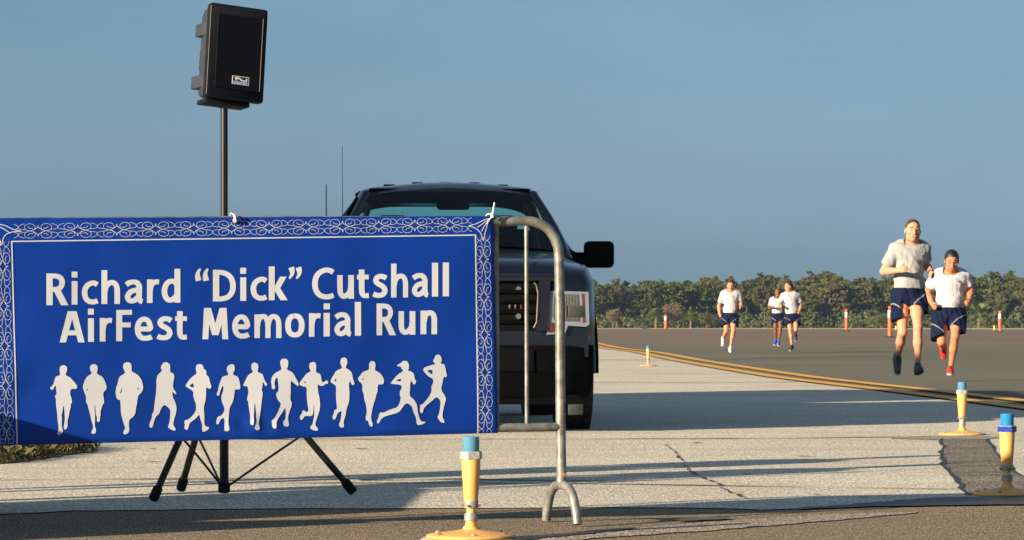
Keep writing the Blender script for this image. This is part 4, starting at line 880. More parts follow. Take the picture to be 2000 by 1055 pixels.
# wing tops beside the headlamps
def headlamp(s_):
    hl = MB().prism([(s_*x, z) for x, z in ((.575, .672), (.60, .975), (.862, .968), (.868, .745), (.845, .728), (.72, .735), (.70, .682))], -.012, .05).build('headlight', m_lampw, tr, 30)
    q = MB().prism([(s_*x, z) for x, z in ((.612, .80), (.625, .952), (.79, .950), (.80, .765), (.63, .77))], -.018, -.0125).build('reflector', m_lampd, hl, 30)
    MB().prism([(s_*x, z) for x, z in ((.592, .690), (.60, .755), (.695, .755), (.69, .70))], -.018, -.0125).build('turn_lens', m_amber, hl, 30)
    MB().prism([(s_*x, z) for x, z in ((.822, .755), (.816, .955), (.829, .955), (.838, .76))], -.017, -.0125).build('side_reflector', m_redl, hl, 30)
    # lens cover is clear
for s_ in (-1, 1): headlamp(s_)
MB().prism([(-.86, .665), (-.86, .52), (.86, .52), (.86, .665)], -.03, .06).build('upper_valance', m_paint, tr, 30)
# bumper: rounded bar with black lower half and number plate recess
bp = lambda w, z0, z1, y: None
b = MB(); n = 24; rows = []
for i in range(n+1):
    u = -1+2*i/n; x = u*.90; y0 = -.14+.16*abs(u)**5
    rows.append([(x, y0+.06, .60), (x, y0+.005, .585), (x, y0, .56), (x, y0, .42), (x*.995, y0+.02, .40), (x*.985, y0+.03, .30), (x*.97, y0+.09, .235), (x*.97, y0+.25, .235), (x, y0+.25, .60)])
m_ = len(rows[0]); b.add([p for r in rows for p in r], [(i*m_+k, i*m_+(k+1) % m_, (i+1)*m_+(k+1) % m_, (i+1)*m_+k) for i in range(n) for k in range(m_)]+[tuple(range(m_)), tuple(range(n*m_, n*m_+m_))])
b.build('bumper', m_trim, tr, 40)
MB().box((0, -.145, .50), (.95, .012, .15), None, .004).build('bumper_recess', m_inner, tr, 30)
MB().prism([(-.80, .26), (-.78, .195), (.78, .195), (.80, .26)], -.04, .05).build('air_dam', m_trim, tr, 30)
MB().tube([(.21, -.153, .455), (.21, -.153, .55)], .006, 6).build('plate_bracket', m_rim, tr, 30)
# underside
MB().box((0, 2.9, .42), (1.5, 5.2, .14), None, .03).build('chassis', m_inner, tr)
# wheels, arches
def wheel(x, y):
    s_ = 1 if x > 0 else -1
    w = MB(); prof = [(.24, -.11), (.33, -.128), (.375, -.125), (.392, -.10), (.396, -.03), (.396, .03), (.392, .10), (.375, .125), (.33, .128), (.24, .11)]
    w.lathe(prof, 48, cap=False); wo_ = w.build('wheel', m_tyre, tr, 35)
    wo_.matrix_basis = Matrix.Translation((x, y, .392)) @ Matrix.Rotation(R(90), 4, 'Y')
    tb = MB()
    for k in range(44):
        a = 2*math.pi*k/44
        for off in (-.095, -.032, .032, .095):
            c = Vector((.397*math.cos(a+off), .397*math.sin(a+off), off)); tb.box(c, (.010, .032, .050), Matrix.Rotation(a+off, 3, 'Z'))
    tb.build('tread', m_tyre, wo_)
    rm = MB(); rm.lathe([(.0, s_*.05), (.06, s_*.07), (.08, s_*.05), (.20, s_*.03), (.235, s_*.09), (.245, s_*.11), (.245, -s_*.11)], 32, cap=False); rm.build('rim', m_rim, wo_, 35)
for x in (-.82, .82):
    for y in (.93, 4.6): wheel(x, y)
for s_ in (-1, 1):
    for y in (.93, 4.6):
        pts = [(s_*.925, y+.47*math.cos(a), .40+.47*math.sin(a)) for a in [math.pi*k/12 for k in range(13)]]
        MB().tube(pts, .028, 8).build('wheel_arch', m_trim if y > 3 else m_paint, tr, 50)
        MB().prism([(y+.45*math.cos(a), .40+.45*math.sin(a)) for a in [math.pi*k/12 for k in range(13)]], -.02, .02).build('arch_liner', m_inner, tr).matrix_basis = Matrix.Translation((s_*.955, 0, 0)) @ Matrix.Rotation(R(90), 4, 'Z')
    # big towing mirrors
    MB().box((s_*.985, 1.93, 1.235), (.17, .07, .095), None, .02).build('mirror_arm', m_trim, tr, 40)
    mh = MB().box((s_*1.10, 1.93, 1.265), (.225, .11, .20), None, .035).build('wing_mirror', m_trim, tr, 40)
    MB().box((s_*1.10, 1.99, 1.265), (.19, .008, .165), None, .003).build('mirror_glass', m_rim, mh, 30)
    MB().box((s_*.972, 2.5, 1.02), (.02, .20, .03), None, .008).build('door_handle', m_trim, tr, 40)
    MB().prism([(s_*.93, 1.13), (s_*.955, 1.15), (s_*.91, 1.27), (s_*.86, 1.30)], 1.6, 1.95).build('mirror_sail', m_trim, tr, 40)
MB().tube([(-.813, 1.3, 1.15), (-.815, 1.3, 1.22)], .012, 8).build('antenna_base', m_trim, tr, 40)
MB().tube([(-.815, 1.3, 1.22), (-.818, 1.31, 2.035)], [.0028, .0018], 6).build('antenna', m_trim, tr, 40)
MB().tube([(-.92, 5.2, 1.28), (-.92, 5.2, 1.92)], [.006, .004], 6).build('rear_whip', m_trim, tr, 40)
# ------------------------------------------------------------------ people: one smooth skin per body, grown from a distance field
class Field:
    def __init__(s): s.P = []
    def cone(s, a, b, ra, rb, k=.02, sq=None, sub=False):
        s.P.append(('c', np.array(a, float), np.array(b, float), ra, rb, k, sq, sub)); return s
    def ell(s, c, r, k=.015, M=None, sub=False):
        s.P.append(('e', np.array(c, float), np.array(r, float), k, M, sub)); return s
    def mesh(s, vox, cuts=(), noise=None):
        lo = np.full(3, 9e9); hi = -lo
        for p in s.P:
            if p[0] == 'c': r = max(p[3], p[4])*1.25; a = np.minimum(p[1], p[2])-r; b = np.maximum(p[1], p[2])+r; sub = p[7]
            else: r = p[2].max(); a = p[1]-r; b = p[1]+r; sub = p[5]
            if not sub: lo = np.minimum(lo, a); hi = np.maximum(hi, b)
        lo -= .03; hi += .03
        n = np.ceil((hi-lo)/vox).astype(int)+1
        ax = [lo[i]+np.arange(n[i])*vox for i in range(3)]
        D = np.full(n, .25, np.float32)
        for p in s.P:
            if p[0] == 'c': r = max(p[3], p[4])*1.25; a = np.minimum(p[1], p[2])-r; b = np.maximum(p[1], p[2])+r; k = p[5]; sub = p[7]
            else: r = p[2].max(); a = p[1]-r; b = p[1]+r; k = p[3]; sub = p[5]
            m = k+.035; i0 = np.clip(((a-m-lo)/vox).astype(int), 0, n-1); i1 = np.clip(((b+m-lo)/vox).astype(int)+2, 1, n)
            X, Y, Z = np.meshgrid(*[ax[j][i0[j]:i1[j]] for j in range(3)], indexing='ij')
            if p[0] == 'c':
                _, A, B, ra, rb, k, sq, sub = p; d = B-A; L2 = d@d+1e-12
                t = np.clip(((X-A[0])*d[0]+(Y-A[1])*d[1]+(Z-A[2])*d[2])/L2, 0, 1)
                qx = X-A[0]-t*d[0]; qy = Y-A[1]-t*d[1]; qz = Z-A[2]-t*d[2]
                if sq is not None:                # squash along a direction: thinner that way
                    v, f = sq; v = np.array(v, float); v /= np.linalg.norm(v); c = qx*v[0]+qy*v[1]+qz*v[2]; g = (1/f-1)*c
                    qx = qx+g*v[0]; qy = qy+g*v[1]; qz = qz+g*v[2]
                dd = np.sqrt(qx*qx+qy*qy+qz*qz)-(ra+(rb-ra)*t)
            else:
                _, C_, rr, k, M, sub = p; qx = X-C_[0]; qy = Y-C_[1]; qz = Z-C_[2]
                if M is not None: qx, qy, qz = (M[0][0]*qx+M[1][0]*qy+M[2][0]*qz, M[0][1]*qx+M[1][1]*qy+M[2][1]*qz, M[0][2]*qx+M[1][2]*qy+M[2][2]*qz)
                k0 = np.sqrt((qx/rr[0])**2+(qy/rr[1])**2+(qz/rr[2])**2); k1 = np.sqrt((qx/rr[0]**2)**2+(qy/rr[1]**2)**2+(qz/rr[2]**2)**2)+1e-9
                dd = k0*(k0-1)/k1
            sl = tuple(slice(i0[j], i1[j]) for j in range(3)); old = D[sl]; k = max(k, 1e-4)
            if sub: h = np.clip(.5-.5*(old+dd)/k, 0, 1); D[sl] = old*(1-h)+(-dd)*h+k*h*(1-h)
            else: h = np.clip(.5+.5*(old-dd)/k, 0, 1); D[sl] = old*(1-h)+dd*h-k*h*(1-h)
        if noise is not None:
            X, Y, Z = np.meshgrid(*ax, indexing='ij'); D = D+noise(X, Y, Z).astype(np.float32)
        for (pt, nr, rad) in cuts:                # keep the side the normal points away from, near pt
            pt = np.array(pt, float); nr = np.array(nr, float); nr /= np.linalg.norm(nr)
            X, Y, Z = np.meshgrid(*ax, indexing='ij'); pl = (X-pt[0])*nr[0]+(Y-pt[1])*nr[1]+(Z-pt[2])*nr[2]
            if rad: near_ = ((X-pt[0])**2+(Y-pt[1])**2+(Z-pt[2])**2) < rad*rad; D = np.where(near_, np.maximum(D, pl), D)
            else: D = np.maximum(D, pl)
        return nets(D, lo, vox)
def nets(D, lo, vox):
    s = D < 0; n = D.shape; acc = np.zeros((n[0]-1, n[1]-1, n[2]-1, 3), np.float32); cnt = np.zeros((n[0]-1, n[1]-1, n[2]-1), np.float32)
    base = np.indices(cnt.shape).astype(np.float32); quads = []
    for axn in range(3):
        o = [a for a in range(3) if a != axn]
        for da in (0, 1):
            for db in (0, 1):
                off = [0, 0, 0]; off[o[0]] = da; off[o[1]] = db
                sl0 = tuple(slice(off[a], off[a]+cnt.shape[a]) for a in range(3)); off2 = list(off); off2[axn] += 1
                sl1 = tuple(slice(off2[a], off2[a]+cnt.shape[a]) for a in range(3))
                c = s[sl0] != s[sl1]; d0 = D[sl0]; d1 = D[sl1]; t = np.where(c, d0/(d0-d1+1e-12*np.sign(d0-d1+1e-20)), 0)
                cnt += c
                for a in range(3): acc[..., a] += np.where(c, (t if a == axn else off[a]), 0)
    act = cnt > 0; idx = np.full(cnt.shape, -1); idx[act] = np.arange(act.sum())
    V = np.stack([(base[a][act]+acc[..., a][act]/cnt[act])*vox+lo[a] for a in range(3)], 1)
    for axn in range(3):
        o = [(axn+1) % 3, (axn+2) % 3]
        sl0 = [slice(1, n[a]-1) for a in range(3)]; sl0[axn] = slice(0, n[axn]-1); sl1 = list(sl0); sl1[axn] = slice(1, n[axn])
        a0 = s[tuple(sl0)]; a1 = s[tuple(sl1)]; I = np.argwhere(a0 != a1)
        if len(I) == 0: continue
        flip = a0[a0 != a1]; g = I+1; g[:, axn] = I[:, axn]
        def at(da, db):
            q = g.copy(); q[:, o[0]] -= da; q[:, o[1]] -= db; return idx[q[:, 0], q[:, 1], q[:, 2]]
        Q = np.stack([at(0, 0), at(1, 0), at(1, 1), at(0, 1)], 1); Q[~flip] = Q[~flip][:, ::-1]; quads.append(Q)
    return V, np.concatenate(quads)
def fmesh(name, VQ, mats, parent, paint=None, relax=2):
    V, Q = VQ; V = V.copy()
    for _ in range(relax):                        # light smoothing
        A = np.zeros_like(V); c = np.zeros(len(V))
        for i in range(4):
            np.add.at(A, Q[:, i], V[Q[:, (i+1) % 4]]+V[Q[:, (i+3) % 4]]); np.add.at(c, Q[:, i], 2)
        V = V*.5+.5*A/np.maximum(c, 1)[:, None]
    me = bpy.data.meshes.new(name); me.from_pydata(V.tolist(), [], Q.tolist())
    o = mesh_obj(name, me, mats, parent, smooth=True)
    if paint is not None:
        C_ = V[Q].mean(1); me.polygons.foreach_set('material_index', paint(C_).astype(int))
    return o
def skin(name, col, ruddy):
    m = NT(name); c = m.mix(m.ramp(m.noise(14, 4), [(.35, 0), (.65, 1)]), col, ruddy); m.bump(m.noise(90, 3), .15, .002)
    m.set(Base_Color=c, Roughness=.6); m.b.inputs['Specular IOR Level'].default_value = .3; m.b.inputs['Subsurface Weight'].default_value = .08; m.b.inputs['Subsurface Radius'].default_value = (.02, .008, .004); m.b.inputs['Subsurface Scale'].default_value = .4; return m.mat
def cloth(name, col, fold=.5, rough=.85, sheen=.08):
    m = NT(name); v = m.mapped((1, 1, .55)); n = m.noise(9, 3, .5, v, 1.2); n2 = m.noise(120, 2)
    m.bump(n, fold, .03); m.set(Base_Color=m.mix(1.0, col, m.ramp(n2, [(.3, .94), (.7, 1.05)]), 'MULTIPLY'), Roughness=rough); m.b.inputs['Specular IOR Level'].default_value = .2
    m.b.inputs['Sheen Weight'].default_value = sheen; return m.mat
m_lip = simple('lip', (.36, .13, .09), .45, var=0); m_eyew = simple('eye_white', (.55, .52, .48), .3, var=0); m_iris = simple('iris', (.03, .02, .015), .2, var=0)
m_teeth = simple('teeth', (.36, .32, .27), .3, var=0)
m_navy = cloth('navy_running_shorts', (.0016, .0065, .030), .8, .85, 0); m_stripe = cloth('silver_reflective_stripe', (.17, .20, .24), .3, .45)
m_sock = simple('white_sock', (.62, .62, .60), .9, var=.05); m_emb = simple('faint_chest_emblem', (.30, .32, .36), .8, var=0)
vec = lambda *a: np.array(a, float)
def unit(v): return v/(np.linalg.norm(v)+1e-9)
def person(gx, gbase, zs, zz, zx0, zground, J, label, C, group='runners in shirts and navy shorts'):
    """J: joint name -> (zoomx, zoomy, depth m) read in one enlarged crop; zs = crop units per metre"""
    g = G(gx, gbase); root = empty('person', g); tag(root, label, 'person', group)
    j = {k: vec((v[0]-zx0)/zs, v[2], (zground-v[1])/zs) for k, v in J.items()}
    vox = C.get('vox', .0085); H = C.get('headr', .098)
    B = Field(); fat = C.get('fat', 1.0)
    hc = j['head']; neck = j['neck']; chest = (j['shl']+j['shr'])/2; pel = (j['hipl']+j['hipr'])/2; waist = chest*.32+pel*.68
    up = unit(chest-pel); side = unit(j['shr']-j['shl']); fwd = unit(np.cross(up, side)); fwd = fwd if fwd[1] < 0 else -fwd
    shw = np.linalg.norm(j['shr']-j['shl'])
    sqd = (fwd, .68)
    # torso
    B.cone(chest-up*.03-side*shw*.20, chest-up*.03+side*shw*.20, .125*fat, .125*fat, .05, (fwd, .80))
    B.cone(chest-up*.10, waist, .150*fat, .128*fat, .05, (fwd, .75)); B.cone(waist, pel, .13*fat, .145*fat, .05, (fwd, .78))
    B.cone(pel-side*.06, pel+side*.06, .12*fat, .12*fat, .04, (fwd, .85))
    for s_, n in ((-1, 'l'), (1, 'r')):
        B.ell(j['sh'+n], (.062, .062, .062), .04); B.cone(chest+up*.045+side*s_*.03, j['sh'+n]+up*.015, .05, .042, .04)
    B.cone(neck-up*.02, neck*.35+hc*.65-vec(0, 0, .03), .064*C.get('nk', 1), .056*C.get('nk', 1), .02)
    # arms
    for n in 'lr':
        S_, E_, W_ = j['sh'+n], j['el'+n], j['wr'+n]; a = C.get('arm', 1.0)
        B.cone(S_, S_*.5+E_*.5, .054*a, .050*a, .02); B.cone(S_*.55+E_*.45, E_, .050*a, .040*a, .02)
        B.cone(E_, E_*.65+W_*.35, .041*a, .043*a, .02); B.cone(E_*.65+W_*.35, W_, .043*a, .027*a, .02)
        # hand: loosely closed, four bent fingers and a thumb lying along the side
        hd = unit(W_-E_); hd = unit(hd+vec(*C.get('hb'+n, (0, -.2, 0)))); inward = side*(1 if n == 'l' else -1); pn = unit(inward-hd*(inward@hd)); tn = np.cross(hd, pn); tn = tn if tn[2] > -.2 else -tn
        pc = W_+hd*.045
        B.cone(W_, pc, .025, .032, .012, (pn, .62)); B.cone(pc+tn*.018, pc-tn*.020+hd*.01, .020, .018, .010)
        for i in range(4):
            L = (.036, .040, .037, .030)[i]; k0 = pc+tn*(.027-.018*i)+hd*(.032-.003*abs(i-1.2)); k1 = k0+unit(hd*.5+pn*.9)*L*.85; k2 = k1+unit(-hd*.75+pn*.5)*L*.75; k3 = k2+unit(-hd*.9-pn*.5)*L*.5
            for p, q, r0, r1 in ((k0, k1, .0100, .0092), (k1, k2, .0092, .0084), (k2, k3, .0084, .0076)): B.cone(p, q, r0, r1, .003)
        t0 = W_+hd*.018+tn*.020; t1 = t0+unit(hd*.7+tn*.8+pn*.5)*.035; t2 = t1+unit(hd*.8+pn*.4+tn*C.get('thumb', .1))*.030
        B.cone(t0, t1, .0135, .0115, .006); B.cone(t1, t2, .0112, .009, .004)
    # legs
    ft = {}
    for n in 'lr':
        Hh, K, A = j['hip'+n], j['kn'+n], j['an'+n]; l = C.get('leg', 1.0)
        B.cone(Hh, Hh*.45+K*.55, .088*l, .070*l, .03); B.cone(Hh*.45+K*.55, K, .070*l, .051*l, .03)
        shin = unit(A-K); th = unit(K-Hh); bk = unit(-fwd+shin*((fwd)@shin)); 
        kf = unit(fwd-th*(fwd@th)+1e-6)
        B.ell(K+kf*.010, (.044*l, .044*l, .052*l), .02)
        cb = -unit(np.cross(np.cross(shin, kf+unit(th-shin*(th@shin))*.3), shin)); cb = bk if (bk@cb) < 0 else bk
        B.cone(K, K*.6+A*.4, .049*l, .046*l, .02); B.cone(K*.88+A*.12+cb*.018, K*.55+A*.45+cb*.018, .040*l, .038*l, .03)
        B.cone(K*.6+A*.4, A, .046*l, .030*l, .03)
        toe = unit(vec(*C['toe'+n])); ft[n] = (A, toe, shin)
        B.cone(A, A+toe*.05+shin*.05, .031, .022, .02)
    # head, local frame: X right, -Y face, Z up
    yw, pt, rl = C.get('head', (0, 0, 0)); RM = np.array((Matrix.Rotation(R(yw), 3, 'Z') @ Matrix.Rotation(R(rl), 3, 'Y') @ Matrix.Rotation(R(pt), 3, 'X')))
    h = H/.098
    L = lambda x, y, z: hc+RM@(vec(x, y, z)*h)
    E = lambda c, r, k=.012, sub=False: B.ell(L(*c), tuple(q*h for q in r), k, RM, sub)
    E((0, .012, .030), (.074, .092, .086), .02); E((0, -.022, -.030), (.060, .066, .074), .03)
    E((0, -.044, -.078), (.036*C.get('jaw', 1), .036, .030), .03); E((0, .035, -.045), (.058, .055, .06), .03)
    for s_ in (-1, 1):
        E((s_*.047, -.030, -.070), (.020*C.get('jaw', 1), .03, .032), .025); E((s_*.044, -.058, -.022), (.022, .018, .02), .02)
        E((s_*.077, .008, -.010), (.009, .018, .030), .006); B.cone(L(s_*.012, -.082, .026), L(s_*.048, -.070, .026), .010*h, .008*h, .010)
        E((s_*.030, -.092, .006), (.017, .014, .012), .010, True)
        E((s_*.030, -.070, .005), (.0135, .0125, .0115), .003)
    B.cone(L(0, -.080, .018), L(0, -.108, -.022), .0085*h, .013*h, .010); E((0, -.100, -.026), (.017, .012, .010), .008)
    B.cone(L(-.018, -.083, -.052), L(.018, -.083, -.052), .0075*h, .0075*h, .006); B.cone(L(-.014, -.082, -.063), L(.014, -.082, -.063), .008*h, .008*h, .006)
    sm = C.get('smile', 0)
    def paint(c):
        q = (c-hc)@RM/h; x, y, z = q.T; idx = np.zeros(len(c))
        idx[(y < -.06) & (np.abs(x) < .024) & (z < -.045) & (z > -.069)] = 1
        if sm: idx[(y < -.06) & (np.abs(x) < .014) & (z < -.053) & (z > -.060)] = 4
        for s_ in (-1, 1):
            idx[(y < -.04) & (((x-s_*.031)/.018)**2+((z-.032-.004*(1-np.abs(x-s_*.02)*30))/.0055)**2 < 1)] = 2
            idx[(y < -.04) & (((x-s_*.030)/.013)**2+((z-.005)/.006)**2 < 1)] = 3
        return idx
    sk = C['skin']
    body = fmesh('body', B.mesh(vox), [sk, m_lip, C['hair'], m_iris, m_teeth], root, paint)
    # hair cap
    if C.get('bald') is None:
        Hf = Field(); tt = 0; e_ = lambda c, r, k=.01, sub=False: Hf.ell(L(*c), tuple(q*h for q in r), k, RM, sub); t = C.get('hairt', .006)
        e_((0, .016, .033), (.0735+t, .091+t*.6, .0855+t)); e_((0, .040, -.035), (.060+t, .055+t, .062), .02)
        def hline(X, Y, Z):
            q = (np.stack([X-hc[0], Y-hc[1], Z-hc[2]], -1)@RM)/h; x, y, z = q[..., 0], q[..., 1], q[..., 2]
            zl = np.interp(y, [-.12, -.062, -.045, -.022, -.012, .012, .030, .055, .12], [.080, .076, .060, .030, -.012, .010, -.030, -.066, -.075])+.10*np.clip(np.abs(x)-.030, 0, .02)*(y < -.03)
            return np.where(z < zl+.0035*np.sin(x*420+z*90)*np.sin(y*330), .05, 0)+.0012*np.sin(x*500)*np.sin(y*430+z*300)
        fmesh('hair', Hf.mesh(vox*.75, (), hline), [C['hair']], root, relax=1)
    # shirt
    T = Field(); o = .016
    T.cone(chest-up*.02-side*shw*.22, chest-up*.02+side*shw*.22, .130*fat+o*.6, .130*fat+o*.6, .04, (fwd, .80))
    hem = pel*.72+waist*.28; hem2 = pel+up*.05
    T.cone(chest-up*.10, waist, .152*fat+o, .142*fat+o, .05, (fwd, .78)); T.cone(waist, pel-up*.03, .142*fat+o, .140*fat, .05, (fwd, .80))
    cuts = [(hem2, -up, 0)]
    for s_, n in ((-1, 'l'), (1, 'r')):
        S_, E_ = j['sh'+n], j['el'+n]; d = unit(E_-S_); sl = C.get('sleeve', .72)*np.linalg.norm(E_-S_)
        aa = C.get('arm', 1.0); T.cone(chest+up*.045+side*s_*.03, S_+up*.018, .058, .060, .04); T.cone(S_, S_+d*(sl+.05), .068*aa, .071*aa, .035)
        cuts.append((S_+d*sl, d, .14))
    cuts.append((neck+up*.004+fwd*.035, unit(up*.9+fwd*.45), .105))
    def fold(X, Y, Z):
        w = .0055*np.sin(X*38+Z*16+3*np.sin(Z*9+X*7))*np.sin(Z*21-X*13+Y*9+2*np.sin(X*11))
        return w+.004*np.sin((X*1.0+Z*2.2)*26+Y*14)
    sh = fmesh('shirt', T.mesh(vox, cuts, fold), [C['shirt']], root, relax=3)
    # shorts
    Q = Field(); wz = C.get('flare', 1.0)
    Q.cone(pel+up*.12, pel-up*.02, .142*fat+.022, .155*fat+.012, .03, (fwd, .82)); Q.cone(pel-side*.07, pel+side*.07, .128*fat, .128*fat, .03, (fwd, .9))
    qc = [(pel+up*.088, up, 0)]; ends = {}
    for s_, n in ((-1, 'l'), (1, 'r')):
        Hh, K = j['hip'+n], j['kn'+n]; d = unit(K-Hh); f = C['short'+n]; e0 = Hh+(K-Hh)*f; Ln = np.linalg.norm(K-Hh)*f
        Q.cone(Hh+side*s_*.01, e0+d*.05+side*s_*.02, .112*fat, .112*fat*wz, .025, (fwd, .95)); cd = unit(d+side*s_*-.28); qc.append((e0, cd, .19)); ends[n] = (e0, d)
    def fold2(X, Y, Z): return .006*np.sin(X*46+Y*20+2*np.sin(Z*13))*np.sin(Z*9+X*4+1)+.003*np.sin(X*90+Z*20)
    def spaint(c):
        idx = np.zeros(len(c))
        for s_, n in ((-1, 'l'), (1, 'r')):
            e0, d = ends[n]; r_ = c-e0; ax_ = r_@(-d); lat = (r_@side)*s_       # height above hem, distance outwards
            tgt = .012+np.clip(lat+.05, 0, .2)*C.get('stripe', .9)
            own = (np.linalg.norm(r_-np.outer(r_@d, d), axis=1) < .17) & (s_*((c-pel)@side) > 0.0)
            idx[own & (np.abs(ax_-tgt) < .008) & (lat > -.07)] = 1
        return idx
    fmesh('shorts', Q.mesh(vox, qc, fold2), [m_navy, m_stripe], root, spaint, relax=1)
    # shoes and socks
    for n in 'lr':
        A, toe, shin = ft[n]; upn = -shin+toe*(shin@toe); upn = unit(upn) if np.linalg.norm(upn) > .2 else unit(vec(0, -1, .3)-toe*(vec(0, -1, .3)@toe)); sd = np.cross(toe, upn); a0 = A-upn*.050
        c1, c2, c3 = C['shoe'+n] if ('shoe'+n) in C else C['shoe']
        F = Field(); F.cone(a0-toe*.045+upn*.0, a0+toe*.02, .037, .041, .02); F.cone(a0+toe*.02+upn*.008, a0+toe*.15-upn*.010, .045, .039, .03, (upn, .80)); F.cone(a0-toe*.03+upn*.03, a0-toe*.02+upn*.058, .036, .034, .015)
        F.cone(a0+toe*.075+upn*.006, a0+toe*.010+upn*.060, .036, .036, .02)
        so = fmesh('shoe', F.mesh(.007, [(a0-upn*.026, -upn, 0)]), [c1, c3], root, lambda c: ((np.abs((c-a0)@toe-.045) < .045) & ((c-a0)@upn > .012) & (np.abs((c-a0)@sd) < .016)).astype(int))
        F = Field(); b0 = a0-upn*.032; F.cone(b0-toe*.055, b0+toe*.03, .036, .038, .02, (upn, .45)); F.cone(b0+toe*.03, b0+toe*.16+upn*.004, .040, .040, .02, (upn, .42))
        fmesh('sole', F.mesh(.006), [c2], so)
        if 'nosock' not in C:
            F = Field(); F.cone(A+shin*.02, A-shin*.022, .038, .036, .01); fmesh('sock', F.mesh(.007, [(A-shin*.018, -shin, 0)]), [C.get('sock', m_sock)], root)
    if 'watch' in C:
        n = C['watch']; W_, E_ = j['wr'+n], j['el'+n]; d = unit(W_-E_); p = W_-d*.03; F = Field(); F.cone(p-d*.012, p+d*.012, .036, .036, .002)
        wt = fmesh('wristwatch', F.mesh(.005, [(p+d*.012, d, 0), (p-d*.012, -d, 0)]), [m_rub], root)
        F = Field(); F.ell(p+fwd*.034, (.02, .02, .02), .002); fmesh('watch_face', F.mesh(.006), [m_iris], wt)
    if 'emblem' in C:                             # small stitched wings on the left breast, laid on the shirt
        me = sh.data; c0 = chest-up*.06+side*.075; co = np.array([v.co for v in me.vertices]); near_ = co[np.argsort(((co-c0-fwd*.13)**2).sum(1))[:6]].mean(0)
        b = MB(); up_ = up
        for s_ in (-1, 1): b.add([near_+fwd*.006+side*x*s_+up_*z for x, z in ((.002, 0), (.026, .022), (.022, .008), (.006, -.012))], [(0, 1, 2, 3)])
        b.build('chest_emblem', m_emb, sh, fix=False)
    return root
sk_light = skin('fair_skin', (.52, .27, .165), (.56, .25, .155)); sk_tan = skin('tanned_skin', (.46, .20, .10), (.48, .18, .09))  # the runners' own fair and tan skin tones
sk_warm = skin('ruddy_skin', (.52, .24, .14), (.54, .22, .125)); sk_dark = skin('dark_brown_skin', (.16, .065, .032), (.18, .07, .035))
hair_br = simple('short_brown_hair', (.028, .016, .011), .6, var=.3, vs=60, bump=.5, bs=200); hair_bz = simple('buzzed_brown_hair', (.040, .024, .016), .9, var=.5, vs=90, bump=.8, bs=260); hair_bk = simple('black_hair', (.008, .006, .006), .5, var=.2, vs=60, bump=.5, bs=200)
hair_au = simple('reddish_brown_hair', (.045, .018, .010), .6, var=.3, vs=60, bump=.5, bs=200)
sh_grey = cloth('heather_grey_shirt', (.33, .34, .33), .55); sh_white = cloth('white_shirt', (.45, .465, .485), .7); sh_white2 = cloth('soft_white_shirt', (.41, .425, .445), .7)
sc = lambda n, c, r=.6: simple(n, c, r, var=.12, vs=30)
g1 = sc('charcoal_mesh', (.045, .05, .055)); tl = sc('dark_teal_mesh', (.01, .045, .05)); cr_ = sc('cream_sole', (.55, .52, .42)); bks = sc('black_sole', (.012, .014, .015)); rd = sc('red_mesh', (.72, .03, .02)); wh = sc('white_foam', (.62, .60, .56)); wm = sc('white_grey_mesh', (.55, .56, .56)); bl = sc('blue_mesh', (.01, .06, .30)); ye = sc('yellow_foam', (.62, .48, .05)); tn = sc('tan_foam', (.50, .36, .20)); nv = sc('navy_mesh', (.01, .016, .05))
Z8 = 2.775                                        # enlargement of the crop with the near pair (origin 1680,400)
zy = lambda y, oy, k: (y-oy)*k
person(1680+262/Z8, 767, Z8*180, 0, 262, zy(767, 400, Z8),
 dict(head=(283, 142, -.04), neck=(279, 214, 0), shl=(186, 246, -.03), shr=(352, 242, .05), ell=(124, 362, -.05), wrl=(196, 358, -.26), elr=(366, 322, .17), wrr=(384, 372, -.06),
      hipl=(222, 496, 0), hipr=(303, 496, 0), knl=(224, 690, -.10), anl=(213, 822, .16), knr=(300, 662, -.22), anr=(300, 872, -.20)),
 'taller runner in a grey t-shirt with watch, short hair and clenched fists',
 dict(skin=sk_light, hair=hair_bz, hairt=.002, shirt=sh_grey, head=(4, 2, 3), headr=.104, smile=1, toel=(-.02, -.55, -.95), toer=(.05, -1, .12), shortl=.62, shortr=.42, shoel=(g1, cr_, tl), shoer=(tl, bks, tl), watch='r', emblem=1, fat=.98, arm=.98, leg=.95, jaw=.95, sleeve=.74, hbl=(.3, -.3, .2), vox=.006, thumb=.9))
person(1680+485/Z8, 743, Z8*148, 0, 485, zy(743, 400, Z8),
 dict(head=(490, 305, -.12), neck=(484, 372, -.02), shl=(404, 392, 0), shr=(566, 388, 0), ell=(368, 478, .10), wrl=(386, 540, -.10), elr=(607, 468, .08), wrr=(578, 524, -.20),
      hipl=(440, 592, 0), hipr=(524, 592, 0), knl=(432, 742, -.16), anl=(462, 772, .24), knr=(504, 712, -.20), anr=(488, 884, -.06)),
 'shorter dark haired runner looking down, in a white t-shirt and red shoes',
 dict(skin=sk_tan, hair=hair_bk, hairt=.010, shirt=sh_white, head=(-3, 24, 0), headr=.112, toel=(.05, .3, -1), toer=(-.15, -1, -.05), shortl=.85, shortr=.66, shoe=(rd, wh, bks), emblem=1, fat=1.08, arm=1.08, leg=1.04, sleeve=.62, nk=1.15, vox=.007, flare=1.05))
Z7 = 4.796                                        # crop with the distant three (origin 1380,500)
